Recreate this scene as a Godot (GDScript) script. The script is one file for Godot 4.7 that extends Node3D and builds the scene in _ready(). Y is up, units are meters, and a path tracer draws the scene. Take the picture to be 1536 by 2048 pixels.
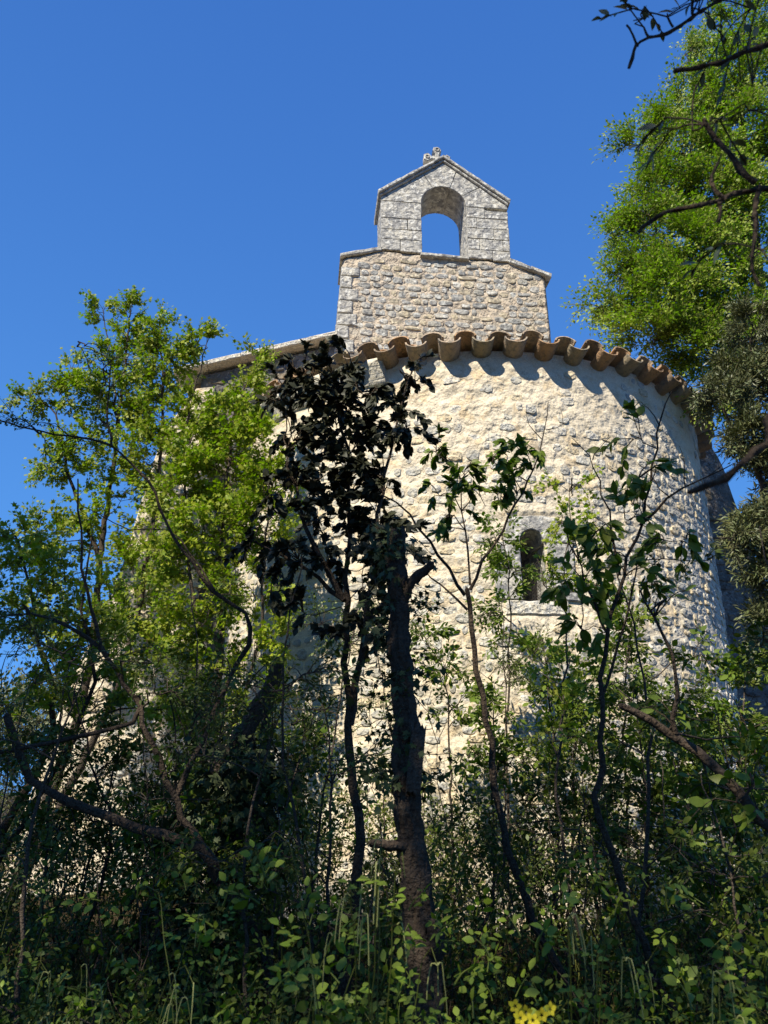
extends Node3D
# A Romanesque chapel apse with its bell gable above a shaded thicket. Metres; the eye stands at (0, 1.6, 0) and looks along -z, pitched up.

const ALPHA := 0.10472          # the chapel's axis is turned 6 degrees
const CHAPEL := Vector3(1.12, 0.0, -10.26)
const R := 3.17                 # radius of the apse wall

var rng := RandomNumberGenerator.new()
var mats := {}
var sprigs := {}
var leaves := {}
var stones: Array[ArrayMesh] = []
var used_names := {}
var noise_a := FastNoiseLite.new()
var noise_b := FastNoiseLite.new()
var noise_c := FastNoiseLite.new()


# ---------------------------------------------------------------- mesh buffer
class Buf:
	var v := PackedVector3Array()
	var c := PackedColorArray()
	var i := PackedInt32Array()
	var n := PackedVector3Array()

	func tri(a: int, b: int, d: int) -> void:   # counter-clockwise seen from outside
		i.append(a); i.append(d); i.append(b)

	func quad(a: int, b: int, d: int, e: int) -> void:
		tri(a, b, d); tri(a, d, e)

	func smooth() -> void:
		n.resize(v.size())
		n.fill(Vector3.ZERO)
		for k in range(0, i.size(), 3):
			var f := (v[i[k + 2]] - v[i[k]]).cross(v[i[k + 1]] - v[i[k]])
			n[i[k]] += f; n[i[k + 1]] += f; n[i[k + 2]] += f
		for k in n.size():
			n[k] = n[k].normalized() if n[k].length_squared() > 1e-20 else Vector3.UP

	func mesh(m: Material) -> ArrayMesh:
		if n.size() != v.size():
			smooth()
		var a := []
		a.resize(Mesh.ARRAY_MAX)
		a[Mesh.ARRAY_VERTEX] = v
		a[Mesh.ARRAY_NORMAL] = n
		if c.size() == v.size():
			a[Mesh.ARRAY_COLOR] = c
		a[Mesh.ARRAY_INDEX] = i
		var r := ArrayMesh.new()
		r.add_surface_from_arrays(Mesh.PRIMITIVE_TRIANGLES, a)
		r.surface_set_material(0, m)
		return r


# ---------------------------------------------------------------- nodes
func fresh(called: String) -> String:
	var k: int = used_names.get(called, 0)
	used_names[called] = k + 1
	return called if k == 0 else "%s_%03d" % [called, k]

func thing(called: String, label: String, category: String, at: Vector3, group := "") -> Node3D:
	var o := Node3D.new()
	o.name = fresh(called)
	add_child(o)
	o.position = at
	tag(o, label, category, group)
	return o

func tag(o: Node, label: String, category: String, group := "", kind := "") -> void:
	o.set_meta("label", label)
	if category: o.set_meta("category", category)
	if group: o.set_meta("group", group)
	if kind: o.set_meta("kind", kind)

func part(called: String, mesh: Mesh, parent: Node) -> MeshInstance3D:
	var o := MeshInstance3D.new()
	o.name = called
	o.mesh = mesh
	parent.add_child(o, true)
	return o

func scatter(called: String, mesh: Mesh, xf: Array, cols: Array, parent: Node, kind := "stuff") -> MultiMeshInstance3D:
	var mm := MultiMesh.new()
	mm.transform_format = MultiMesh.TRANSFORM_3D
	mm.use_colors = true
	mm.mesh = mesh
	mm.instance_count = xf.size()
	for k in xf.size():
		mm.set_instance_transform(k, xf[k])
		mm.set_instance_color(k, cols[k] if k < cols.size() else Color.WHITE)
	var o := MultiMeshInstance3D.new()
	o.name = called
	o.multimesh = mm
	parent.add_child(o, true)
	if kind: o.set_meta("kind", kind)
	return o

func rr(a: float, b: float) -> float:
	return rng.randf_range(a, b)

func rvec() -> Vector3:
	var q := Vector3(rr(-1, 1), rr(-1, 1), rr(-1, 1))
	while q.length_squared() > 1.0:
		q = Vector3(rr(-1, 1), rr(-1, 1), rr(-1, 1))
	return q

func frame(y: Vector3, z_hint: Vector3) -> Basis:   # y along the growth, z as near the hint as can be
	var yy := y.normalized()
	var x := yy.cross(z_hint)
	if x.length_squared() < 1e-6:
		x = yy.cross(Vector3(0.31, 0.2, 0.9))
	x = x.normalized()
	return Basis(x, yy, x.cross(yy))


# ---------------------------------------------------------------- materials
func lin(r: float, g: float, b: float) -> Color:
	return Color(r, g, b).linear_to_srgb()

func noise_bytes(n: int, freq: float, octaves: int, sd: int, type := FastNoiseLite.TYPE_SIMPLEX_SMOOTH) -> PackedByteArray:
	var f := FastNoiseLite.new()
	f.noise_type = type
	f.seed = sd
	f.frequency = freq
	f.fractal_octaves = octaves
	f.fractal_gain = 0.55
	var im := f.get_seamless_image(n, n)
	im.convert(Image.FORMAT_L8)
	return im.get_data()

func tex(n: int, bytes: PackedByteArray) -> ImageTexture:
	return ImageTexture.create_from_image(Image.create_from_data(n, n, false, Image.FORMAT_RGB8, bytes))

# Three sRGB tones laid over one another by thresholds of independent noises, with a fine grain.
func mottled(n: int, base: Color, layers: Array, grain: float, sd: int) -> ImageTexture:
	var out := PackedByteArray()
	out.resize(n * n * 3)
	var g := noise_bytes(n, 0.21, 3, sd + 50)
	var fields := []
	for l in layers:
		fields.append(noise_bytes(n, l.f, l.o, sd + fields.size() * 7))
	var nl := layers.size()
	var lo := []; var wd := []; var cc := []
	for l in layers:
		lo.append(float(l.at)); wd.append(float(l.w)); cc.append(l.c)
	for k in n * n:
		var r := base.r; var gg := base.g; var b := base.b
		for j in nl:
			var t: float = (fields[j][k] / 255.0 - lo[j]) / wd[j]
			if t > 0.0:
				t = minf(t, 1.0)
				var c: Color = cc[j]
				t *= c.a
				r += (c.r - r) * t; gg += (c.g - gg) * t; b += (c.b - b) * t
		var s := 1.0 + (g[k] / 255.0 - 0.5) * grain
		out[k * 3] = int(clampf(r * s, 0, 1) * 255.0)
		out[k * 3 + 1] = int(clampf(gg * s, 0, 1) * 255.0)
		out[k * 3 + 2] = int(clampf(b * s, 0, 1) * 255.0)
	return tex(n, out)

func grain_normal(freq: float, oct: int, sd: int, strength: float, stretch := 1.0) -> NoiseTexture2D:
	var t := NoiseTexture2D.new()
	var f := FastNoiseLite.new()
	f.noise_type = FastNoiseLite.TYPE_SIMPLEX_SMOOTH
	f.seed = sd
	f.frequency = freq
	f.fractal_octaves = oct
	t.noise = f
	t.width = 512; t.height = 512
	t.seamless = true
	t.as_normal_map = true
	t.bump_strength = strength
	return t

func solid(key: String, albedo: Texture2D, scale: float, normal: Texture2D, nscale: float, rough := 0.95) -> StandardMaterial3D:
	var m := StandardMaterial3D.new()
	m.resource_name = key
	m.albedo_texture = albedo
	m.uv1_triplanar = true
	m.uv1_world_triplanar = true
	m.uv1_scale = Vector3.ONE * scale
	m.roughness = rough
	m.metallic_specular = 0.25
	if normal:
		m.normal_enabled = true
		m.normal_texture = normal
		m.normal_scale = nscale
	m.vertex_color_use_as_albedo = true
	mats[key] = m
	return m

func leafy(key: String, c: Color, rough: float, back: Color) -> StandardMaterial3D:
	var m := StandardMaterial3D.new()
	m.resource_name = key
	m.albedo_color = c
	m.roughness = rough
	m.metallic_specular = 0.4
	m.backlight_enabled = true
	m.backlight = back
	m.cull_mode = BaseMaterial3D.CULL_DISABLED
	m.vertex_color_use_as_albedo = true
	mats[key] = m
	return m

func make_materials() -> void:
	var gn := grain_normal(0.05, 5, 3, 9.0)
	var gn2 := grain_normal(0.03, 5, 8, 14.0)
	solid("mortar", mottled(640, Color(0.85, 0.80, 0.70), [
		{"f": 0.008, "o": 4, "at": 0.5, "w": 0.3, "c": Color(0.88, 0.83, 0.73, 0.9)},
		{"f": 0.012, "o": 4, "at": 0.58, "w": 0.2, "c": Color(0.78, 0.68, 0.52, 0.6)},
		{"f": 0.02, "o": 5, "at": 0.66, "w": 0.12, "c": Color(0.70, 0.65, 0.56, 0.6)}], 0.3, 11), 0.42, gn2, 0.55)
	solid("limestone", mottled(640, Color(0.82, 0.785, 0.705), [
		{"f": 0.02, "o": 4, "at": 0.48, "w": 0.2, "c": Color(0.87, 0.85, 0.79, 0.9)},
		{"f": 0.03, "o": 5, "at": 0.52, "w": 0.16, "c": Color(0.68, 0.68, 0.665, 0.75)},
		{"f": 0.06, "o": 4, "at": 0.64, "w": 0.1, "c": Color(0.52, 0.52, 0.52, 0.65)}], 0.3, 31), 0.62, gn, 0.8)
	solid("lichen_stone", mottled(768, Color(0.70, 0.685, 0.645), [
		{"f": 0.006, "o": 5, "at": 0.46, "w": 0.3, "c": Color(0.79, 0.765, 0.70, 0.95)},
		{"f": 0.009, "o": 5, "at": 0.5, "w": 0.22, "c": Color(0.53, 0.53, 0.525, 0.8)},
		{"f": 0.022, "o": 5, "at": 0.58, "w": 0.14, "c": Color(0.45, 0.45, 0.455, 0.75)},
		{"f": 0.05, "o": 4, "at": 0.66, "w": 0.1, "c": Color(0.36, 0.365, 0.37, 0.6)},
		{"f": 0.024, "o": 4, "at": 0.64, "w": 0.06, "c": Color(0.86, 0.85, 0.81, 0.85)}], 0.26, 51), 0.45, gn, 0.5)
	solid("gable_mortar", mottled(512, Color(0.76, 0.70, 0.615), [
		{"f": 0.014, "o": 5, "at": 0.52, "w": 0.25, "c": Color(0.66, 0.63, 0.57, 0.8)},
		{"f": 0.05, "o": 4, "at": 0.62, "w": 0.14, "c": Color(0.54, 0.52, 0.49, 0.6)}], 0.34, 71), 0.5, gn2, 0.9)
	solid("weathered_shade_stone", mottled(512, Color(0.47, 0.45, 0.42), [  # grey weathered nave stone; its dark tone also stands in for the recess shade
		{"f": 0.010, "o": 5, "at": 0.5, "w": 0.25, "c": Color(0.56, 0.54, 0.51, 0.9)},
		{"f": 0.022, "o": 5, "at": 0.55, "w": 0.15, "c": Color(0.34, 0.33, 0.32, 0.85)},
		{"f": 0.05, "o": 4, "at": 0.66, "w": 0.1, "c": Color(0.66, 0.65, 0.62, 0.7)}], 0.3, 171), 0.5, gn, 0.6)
	solid("terracotta", mottled(512, Color(0.685, 0.61, 0.52), [
		{"f": 0.02, "o": 4, "at": 0.5, "w": 0.2, "c": Color(0.72, 0.62, 0.51, 0.8)},
		{"f": 0.03, "o": 5, "at": 0.55, "w": 0.15, "c": Color(0.50, 0.475, 0.44, 0.85)},
		{"f": 0.06, "o": 4, "at": 0.66, "w": 0.1, "c": Color(0.66, 0.63, 0.54, 0.8)}], 0.3, 91), 1.1, gn, 0.7)
	solid("bark", mottled(512, Color(0.34, 0.30, 0.26), [
		{"f": 0.02, "o": 5, "at": 0.5, "w": 0.25, "c": Color(0.24, 0.21, 0.185, 0.9)},
		{"f": 0.05, "o": 4, "at": 0.62, "w": 0.12, "c": Color(0.45, 0.43, 0.38, 0.7)}], 0.5, 111), 4.0, gn2, 1.3)
	solid("dark_bark", mottled(512, Color(0.30, 0.255, 0.21), [
		{"f": 0.02, "o": 5, "at": 0.5, "w": 0.25, "c": Color(0.18, 0.155, 0.135, 0.9)},
		{"f": 0.05, "o": 4, "at": 0.64, "w": 0.12, "c": Color(0.38, 0.36, 0.31, 0.6)}], 0.5, 131), 3.0, gn2, 1.4)
	solid("litter", mottled(640, Color(0.26, 0.21, 0.15), [
		{"f": 0.03, "o": 5, "at": 0.5, "w": 0.2, "c": Color(0.36, 0.29, 0.20, 0.8)},
		{"f": 0.06, "o": 4, "at": 0.56, "w": 0.1, "c": Color(0.17, 0.17, 0.10, 0.9)},
		{"f": 0.012, "o": 4, "at": 0.55, "w": 0.2, "c": Color(0.22, 0.25, 0.12, 0.8)}], 0.6, 151), 0.9, gn2, 1.5)
	var iron := StandardMaterial3D.new()
	iron.albedo_color = Color(0.30, 0.27, 0.24)
	iron.roughness = 0.7
	iron.metallic = 0.5
	mats["iron"] = iron
	leafy("maple", lin(0.30, 0.35, 0.028), 0.5, Color(0.72, 0.9, 0.22))
	leafy("hackberry", lin(0.30, 0.37, 0.055), 0.5, Color(0.7, 0.88, 0.22))
	leafy("olive", lin(0.13, 0.145, 0.06), 0.45, Color(0.26, 0.29, 0.13))
	leafy("dogwood", lin(0.135, 0.19, 0.022), 0.5, Color(0.6, 0.78, 0.2))
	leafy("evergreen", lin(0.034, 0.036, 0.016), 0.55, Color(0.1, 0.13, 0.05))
	leafy("ivy", lin(0.05, 0.07, 0.018), 0.62, Color(0.1, 0.13, 0.05))
	leafy("thicket", lin(0.105, 0.14, 0.02), 0.5, Color(0.5, 0.64, 0.2))
	leafy("pear", lin(0.13, 0.155, 0.09), 0.5, Color(0.4, 0.46, 0.22))
	leafy("senna", lin(0.19, 0.26, 0.025), 0.5, Color(0.6, 0.78, 0.2))
	leafy("grass", lin(0.16, 0.19, 0.055), 0.6, Color(0.4, 0.46, 0.18))
	leafy("pod", lin(0.3, 0.31, 0.1), 0.6, Color(0.3, 0.33, 0.12))
	leafy("blossom", lin(0.62, 0.62, 0.46), 0.7, Color(0.3, 0.3, 0.22))
	leafy("oak", lin(0.075, 0.11, 0.03), 0.5, Color(0.5, 0.66, 0.2))
	leafy("petal", lin(0.75, 0.62, 0.03), 0.6, Color(0.4, 0.36, 0.05))


# ---------------------------------------------------------------- wood
func curve(pts: Array, step: float, wob: float) -> PackedVector3Array:   # Catmull-Rom through the points, with a woody wobble
	var out := PackedVector3Array()
	var off := Vector3(rr(-50, 50), rr(-50, 50), rr(-50, 50))
	for k in pts.size() - 1:
		var p0: Vector3 = pts[maxi(k - 1, 0)]
		var p1: Vector3 = pts[k]
		var p2: Vector3 = pts[k + 1]
		var p3: Vector3 = pts[mini(k + 2, pts.size() - 1)]
		var m := maxi(2, int(ceil(p1.distance_to(p2) / step)))
		for j in m:
			out.append(p1.cubic_interpolate(p2, p0, p3, float(j) / m))
	out.append(pts[pts.size() - 1])
	if wob > 0.0:
		for k in range(1, out.size()):
			var q := out[k] + off
			out[k] += Vector3(noise_a.get_noise_3d(q.x * 6, q.y * 6, q.z * 6), 0.4 * noise_b.get_noise_3d(q.x * 6, q.y * 6, q.z * 6), noise_c.get_noise_3d(q.x * 6, q.y * 6, q.z * 6)) * wob
	return out

func tube(b: Buf, p: PackedVector3Array, r0: float, r1: float, sides: int, knob := 0.0) -> void:
	var m := p.size()
	if m < 2:
		return
	var t := (p[1] - p[0]).normalized()
	var x := t.cross(Vector3(0.3, 0.1, 0.95))
	if x.length_squared() < 1e-4:
		x = t.cross(Vector3(1, 0, 0))
	x = x.normalized()
	var start := b.v.size()
	for k in m:
		var tt := (p[mini(k + 1, m - 1)] - p[maxi(k - 1, 0)]).normalized()
		x = (x - tt * x.dot(tt)).normalized()
		var y := tt.cross(x)
		var f := float(k) / (m - 1)
		var r := lerpf(r0, r1, pow(f, 0.85))
		for s in sides:
			var a := TAU * s / sides
			var q := r
			if knob > 0.0:
				q *= 1.0 + knob * noise_a.get_noise_3d(p[k].x * 40 + cos(a) * 9, p[k].y * 22, p[k].z * 40 + sin(a) * 9) * 1.6
			var d := x * cos(a) + y * sin(a)
			b.v.append(p[k] + d * q)
			b.n.append(d)
	for k in m - 1:
		for s in sides:
			var s2 := (s + 1) % sides
			b.quad(start + k * sides + s, start + k * sides + s2, start + (k + 1) * sides + s2, start + (k + 1) * sides + s)
	var tip := b.v.size()
	b.v.append(p[m - 1] + (p[m - 1] - p[m - 2]).normalized() * r1)
	b.n.append((p[m - 1] - p[m - 2]).normalized())
	for s in sides:
		b.tri(start + (m - 1) * sides + s, start + (m - 1) * sides + (s + 1) % sides, tip)


# ---------------------------------------------------------------- leaves
# A leaf grows along +y with its face towards +z.
func leaf_into(b: Buf, xf: Transform3D, shape: String, w: float, curl: float, fold: float, col: Color) -> void:
	var s := b.v.size()
	var pts := []
	var tris := []
	match shape:
		"oval":
			pts = [[0, 0], [-0.36, 0.22], [0, 0.24], [0.36, 0.22], [-0.5, 0.5], [0, 0.52], [0.5, 0.5], [-0.3, 0.78], [0, 0.78], [0.3, 0.78], [0, 1]]
			tris = [0, 2, 1, 0, 3, 2, 1, 2, 5, 1, 5, 4, 2, 3, 6, 2, 6, 5, 4, 5, 8, 4, 8, 7, 5, 6, 9, 5, 9, 8, 7, 8, 10, 8, 9, 10]
		"maple":
			pts = [[0, 0], [0, 0.42], [-0.16, -0.04], [-0.5, 0.12], [-0.34, 0.34], [-0.62, 0.72], [-0.2, 0.62], [0, 1.0], [0.2, 0.62], [0.62, 0.72], [0.34, 0.34], [0.5, 0.12], [0.16, -0.04]]
			tris = [1, 2, 0, 1, 3, 2, 1, 4, 3, 1, 5, 4, 1, 6, 5, 1, 7, 6, 1, 8, 7, 1, 9, 8, 1, 10, 9, 1, 11, 10, 1, 12, 11, 1, 0, 12]
		_:
			pts = [[0, 0], [-0.5, 0.45], [0, 0.48], [0.5, 0.45], [0, 1]]
			tris = [0, 2, 1, 0, 3, 2, 1, 2, 4, 2, 3, 4]
	var nz := xf.basis.z.normalized()
	for q in pts:
		var x: float = q[0] * w
		var y: float = q[1]
		var z := absf(x) * fold - curl * y * y
		b.v.append(xf * Vector3(x, y, z))
		b.n.append((nz + xf.basis.y.normalized() * curl * y * 1.2 - xf.basis.x.normalized() * signf(x) * fold * 0.8).normalized())
		b.c.append(col)
	for k in range(0, tris.size(), 3):
		b.tri(s + tris[k], s + tris[k + 1], s + tris[k + 2])

func leaf_tint(v: float) -> Color:
	var l := rr(1.0 - v, 1.0 + v)
	return Color(l * rr(0.86, 1.16), l, l * rr(0.75, 1.25))

func sprig(key: String, mat: String, shape: String, count: int, length: float, w: float, gap: float, opposite: bool, droop: float) -> void:
	var set := []
	for variant in 3:
		var b := Buf.new()
		var total := gap * (count / 2 if opposite else count)
		var bend := Vector3(rr(-0.2, 0.2), 1, rr(-0.25, 0.05)).normalized()
		var stem := curve([Vector3.ZERO, Vector3(0, total * 0.5, 0), bend * total], total / 3.0, 0.0)
		tube(b, stem, 0.0028 + length * 0.02, 0.001, 3)
		for k in b.v.size():
			b.c.append(Color(0.75, 0.7, 0.9))
		for k in count:
			var t := (float(k / 2) + 0.6) * 2.0 / count if opposite else (k + 0.7) / count
			if k == count - 1: t = 1.0
			var at := Vector3(0, total * t, 0).lerp(bend * total * t, t)
			var roll := (k / 2) * 1.57 + (k % 2) * PI + rr(-0.5, 0.5) if opposite else k * 2.4 + rr(-0.5, 0.5)
			var away := Vector3(cos(roll), 0, sin(roll) * 0.75)
			var dir := (away * rr(0.7, 1.1) + Vector3(0, rr(0.1, 0.8), 0) + Vector3(0, 0, -droop)).normalized()
			if k == count - 1: dir = Vector3(rr(-0.2, 0.2), 1, -droop).normalized()
			var face := Vector3(0, 0, 1) + rvec() * 0.65 + away * 0.2
			var l := length * rr(0.62, 1.15)
			var xf := Transform3D(frame(dir, face) * Basis.from_scale(Vector3.ONE * l), at + dir * length * rr(0.15, 0.55))
			leaf_into(b, xf, shape, w * rr(0.85, 1.12), rr(0.02, 0.3), rr(0.0, 0.3), leaf_tint(0.25))
		set.append(b.mesh(mats[mat]))
	sprigs[key] = set

func single(key: String, mat: String, shape: String, w: float) -> void:
	var set := []
	for variant in 4:
		var b := Buf.new()
		var stalk := curve([Vector3(0, -0.22, 0.03), Vector3(0, -0.1, 0.0), Vector3.ZERO], 0.1, 0.0)
		tube(b, stalk, 0.016, 0.012, 3)
		for k in b.v.size():
			b.c.append(Color(0.9, 0.85, 0.8))
		leaf_into(b, Transform3D.IDENTITY, shape, w * rr(0.9, 1.1), rr(0.1, 0.35), rr(0.05, 0.3), leaf_tint(0.16))
		set.append(b.mesh(mats[mat]))
	leaves[key] = set

func make_sprigs() -> void:
	sprig("maple", "maple", "maple", 8, 0.042, 0.95, 0.042, true, 0.05)
	sprig("hackberry", "hackberry", "small", 11, 0.047, 0.66, 0.028, false, 0.15)
	sprig("olive", "olive", "small", 14, 0.058, 0.24, 0.02, true, 0.0)
	sprig("dogwood", "dogwood", "oval", 7, 0.07, 0.55, 0.045, true, 0.3)
	sprig("evergreen", "evergreen", "oval", 7, 0.052, 0.62, 0.024, false, 0.1)
	sprig("ivy", "ivy", "maple", 6, 0.05, 0.95, 0.03, false, 0.3)
	sprig("thicket", "thicket", "oval", 7, 0.046, 0.58, 0.04, true, 0.2)
	sprig("thicket_small", "thicket", "small", 11, 0.032, 0.6, 0.02, false, 0.2)
	sprig("oak", "oak", "small", 10, 0.09, 0.66, 0.04, false, 0.2)
	sprig("senna", "senna", "oval", 7, 0.03, 0.62, 0.018, true, 0.2)
	sprig("far", "olive", "small", 10, 0.09, 0.55, 0.05, false, 0.2)
	single("dogwood", "dogwood", "oval", 0.55)
	single("evergreen", "evergreen", "oval", 0.62)
	single("pear", "pear", "oval", 0.46)
	single("senna", "senna", "oval", 0.6)
	var fl := Buf.new()   # a yellow pea flower: broad standing petals
	for k in 5:
		var a := TAU * k / 5.0
		var d := Vector3(cos(a), sin(a), 0.35)
		leaf_into(fl, Transform3D(frame(d, Vector3(0, 0, 1)) * Basis.from_scale(Vector3.ONE * rr(0.008, 0.012)), Vector3(cos(a), sin(a), 0) * 0.002), "oval", 0.85, 0.25, 0.1, leaf_tint(0.1))
	leaves["flower"] = [fl.mesh(mats["petal"])]
	var hd := Buf.new()   # a flat cream flower head
	for k in 26:
		var q := Vector3(rr(-1, 1), rr(-0.25, 0.25), rr(-1, 1)).limit_length(1.0) * 0.028
		leaf_into(hd, Transform3D(frame(Vector3(rr(-1, 1), 0.3, rr(-1, 1)), Vector3(0, 1, 0.3)) * Basis.from_scale(Vector3.ONE * rr(0.008, 0.014)), q), "small", 0.7, 0.2, 0.1, leaf_tint(0.08))
	leaves["head"] = [hd.mesh(mats["blossom"])]


# ---------------------------------------------------------------- trees
# stems: [[points, r0, r1], ...] in world space. clusters: [[centre, radii, twigs], ...]. o: leaf, size, wood, sprays, single (leaves as parts), bare (share of bare twigs)
func tree(called: String, label: String, category: String, base: Vector3, stems: Array, clusters: Array, o: Dictionary, group := "") -> Node3D:
	var root := thing(called, label, category, base, group)
	var wood := Buf.new()
	var nodes := PackedVector3Array()
	for s in stems:
		var loc := []
		for q in s[0]:
			loc.append(q - base)
		var p := curve(loc, o.get("step", 0.12), o.get("wobble", 0.03))
		tube(wood, p, s[1], s[2], o.get("sides", 7), o.get("knob", 0.18) * clampf(0.012 / float(s[1]) + 0.08, 0.0, 1.0))
		for k in range(p.size() / 4, p.size()):
			nodes.append(p[k])
	var put := [[], [], []]
	var cols := [[], [], []]
	var lone := []
	var up: Vector3 = o.get("light", Vector3(-0.3, 0.62, 0.62))
	var size: float = o.get("size", 1.0)
	for cl in clusters:
		var c: Vector3 = cl[0] - base
		var rad: Vector3 = cl[1]
		var from := near(nodes, c, rad.length() * 0.3)
		var limb := curve([from, from.lerp(c, 0.45) + rvec() * 0.08 + Vector3(0, 0.05, 0), c, c + (c - from).normalized() * rad.length() * 0.25], 0.15, 0.05)
		var reach := from.distance_to(c)
		tube(wood, limb, clampf(0.005 + reach * 0.008, 0.004, 0.03) * o.get("limb", 1.0), 0.003 * o.get("limb", 1.0), 5, 0.15)
		var own := PackedVector3Array()
		for k in range(limb.size() / 3, limb.size()):
			own.append(limb[k])
		for q in nodes:
			if q.distance_to(c) < rad.length() * 0.7:
				own.append(q)
		for k in int(cl[2]):
			var d := rvec()
			d = d.normalized() * pow(d.length(), 0.6)
			var goal := c + d * rad
			var root_at := near(own, goal, 0.0)
			if root_at.distance_to(goal) < 0.06:
				goal += (goal - root_at).normalized() * 0.12
			var p := curve([root_at, root_at.lerp(goal, 0.5) + rvec() * 0.06 * root_at.distance_to(goal) + Vector3(0, 0.04, 0), goal], 0.16, 0.02)
			tube(wood, p, 0.0035 * o.get("twig", 1.0), 0.0014, 4)
			var n: int = o.get("sprays", 6)
			if rng.randf() < o.get("bare", 0.0):
				continue
			var tone := rr(0.8, 1.18)
			for j in n:
				var f := lerpf(0.35, 1.0, (j + rng.randf()) / n)
				var at := p[mini(int(f * (p.size() - 1)), p.size() - 2)].lerp(p[mini(int(f * (p.size() - 1)) + 1, p.size() - 1)], fposmod(f * (p.size() - 1), 1.0))
				var grow := ((goal - root_at).normalized() + rvec() * 0.9 + Vector3(0, 0.15, 0)).normalized()
				var face := (up + rvec() * 0.75).normalized()
				if o.has("single"):
					lone.append(Transform3D(frame(grow + Vector3(0, -0.35, 0), face) * Basis.from_scale(Vector3.ONE * rr(0.7, 1.15) * float(o.single)), at))
				else:
					var vi := rng.randi() % 3
					put[vi].append(Transform3D(frame(grow, face) * Basis.from_scale(Vector3.ONE * size * rr(0.75, 1.2)), at))
					var h := rr(-0.08, 0.08)
					cols[vi].append(Color(tone * (1.0 + h), tone, tone * (1.0 - h)))
	var tr := part("trunk", wood.mesh(mats[o.get("wood", "bark")]), root)
	if o.has("trunk_label"):
		tr.set_meta("label", o.trunk_label)
	for v in 3:
		if put[v].size():
			scatter("crown", sprigs[o.leaf][v], put[v], cols[v], root)
	if lone.size():
		var most := 300
		for k in mini(lone.size(), most):
			var l := part("leaf", leaves[o.leaf][k % 4], root)
			l.transform = lone[k]
		if lone.size() > most:
			scatter("foliage", leaves[o.leaf][0], lone.slice(most), [], root)
	return root

func near(pts: PackedVector3Array, q: Vector3, least: float) -> Vector3:
	var best := pts[0]
	var cost := 1e9
	for p in pts:
		var d := p.distance_to(q)
		var k := absf(d - least) + 0.9 * maxf(0.0, p.y - q.y)
		if k < cost:
			cost = k
			best = p
	return best

func ground_y(x: float, z: float) -> float:
	var t := smoothstep(-2.0, -7.0, z)
	return 0.55 * t + 0.10 * noise_a.get_noise_2d(x * 0.6, z * 0.6) - 0.02 * absf(x) * t


# ---------------------------------------------------------------- masonry
func stone_shape() -> Buf:   # a roughly squared rubble stone, 1 x 1 across, its face towards +z
	var b := Buf.new()
	var m := 10
	var jit := []
	var e := rr(2.2, 4.5)
	for k in m:
		var a := TAU * (k + rr(-0.25, 0.25)) / m
		var ca := cos(a); var sa := sin(a)
		var r := 0.5 / pow(pow(absf(ca), e) + pow(absf(sa), e), 1.0 / e) * rr(0.80, 1.08)
		jit.append(Vector2(ca, sa) * r)
	var tilt := Vector2(rr(-0.7, 0.7), rr(-0.9, 0.5))
	for ring in [[1.03, -1.6, 0.0], [1.0, 0.5, 0.25], [0.86, 0.95, 0.25], [0.45, 0.95, 0.4]]:
		for q in jit:
			var f: float = ring[0]
			b.v.append(Vector3(q.x * f, q.y * f, ring[1] + rr(-1, 1) * ring[2] + (tilt.dot(q) if ring[1] > 0.0 else 0.0)))
	b.v.append(Vector3(rr(-0.08, 0.08), rr(-0.08, 0.08), 1.0 + rr(-0.2, 0.2)))
	for r in 3:
		for k in m:
			var k2 := (k + 1) % m
			b.quad(r * m + k, r * m + k2, (r + 1) * m + k2, (r + 1) * m + k)
	for k in m:
		b.tri(3 * m + k, 3 * m + (k + 1) % m, 4 * m)
	return b

var stone_kinds := {}   # material key -> meshes

func make_stones() -> void:
	var shapes := []
	for k in 9:
		var s := stone_shape()
		s.smooth()
		shapes.append(s)
	for key in ["limestone", "lichen_stone", "weathered_shade_stone"]:
		var list := []
		for t in [Color(1, 1, 1), Color(0.93, 0.94, 0.95), Color(1.0, 0.955, 0.87), Color(0.87, 0.875, 0.88)]:
			var m: StandardMaterial3D = mats[key].duplicate()
			m.albedo_color = t
			for s in shapes:
				list.append(s.mesh(m))
		stone_kinds[key] = list

func courses(u0: float, u1: float, v0: float, v1: float, h0: float, h1: float, w0: float, w1: float, gap: float) -> Array:
	var out := []
	var v := v0
	while v < v1:
		var h := rr(h0, h1)
		var u := u0 + rr(0, w0)
		while u < u1:
			var w := rr(w0, w1)
			if rng.randf() < 0.12: w *= 1.35
			out.append([u + w * 0.5, v + h * 0.5 + rr(-0.014, 0.014), w - gap * rr(0.6, 1.5), h * rr(0.78, 1.06) - gap * 0.5])
			u += w
		v += h
	return out

func set_stones(list: Array, key: String, parent: Node, most: int) -> void:   # list of [Transform3D, visible size]; the largest are parts of their own
	list.sort_custom(func(a, b): return a[1] > b[1])
	var meshes: Array = stone_kinds[key]
	var rest := []
	for k in 6:
		rest.append([])
	for k in list.size():
		if k < most:
			var o := part("stone", meshes[rng.randi() % meshes.size()], parent)
			o.transform = list[k][0]
		else:
			rest[k % 6].append(list[k][0])
	for k in 6:
		if rest[k].size():
			scatter("rubble", meshes[k * 5 + 2], rest[k], [], parent)

func bent(p: Vector3) -> Vector3:
	return Vector3((R + p.z) * sin(p.x / R), p.y, (R + p.z) * cos(p.x / R))

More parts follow.
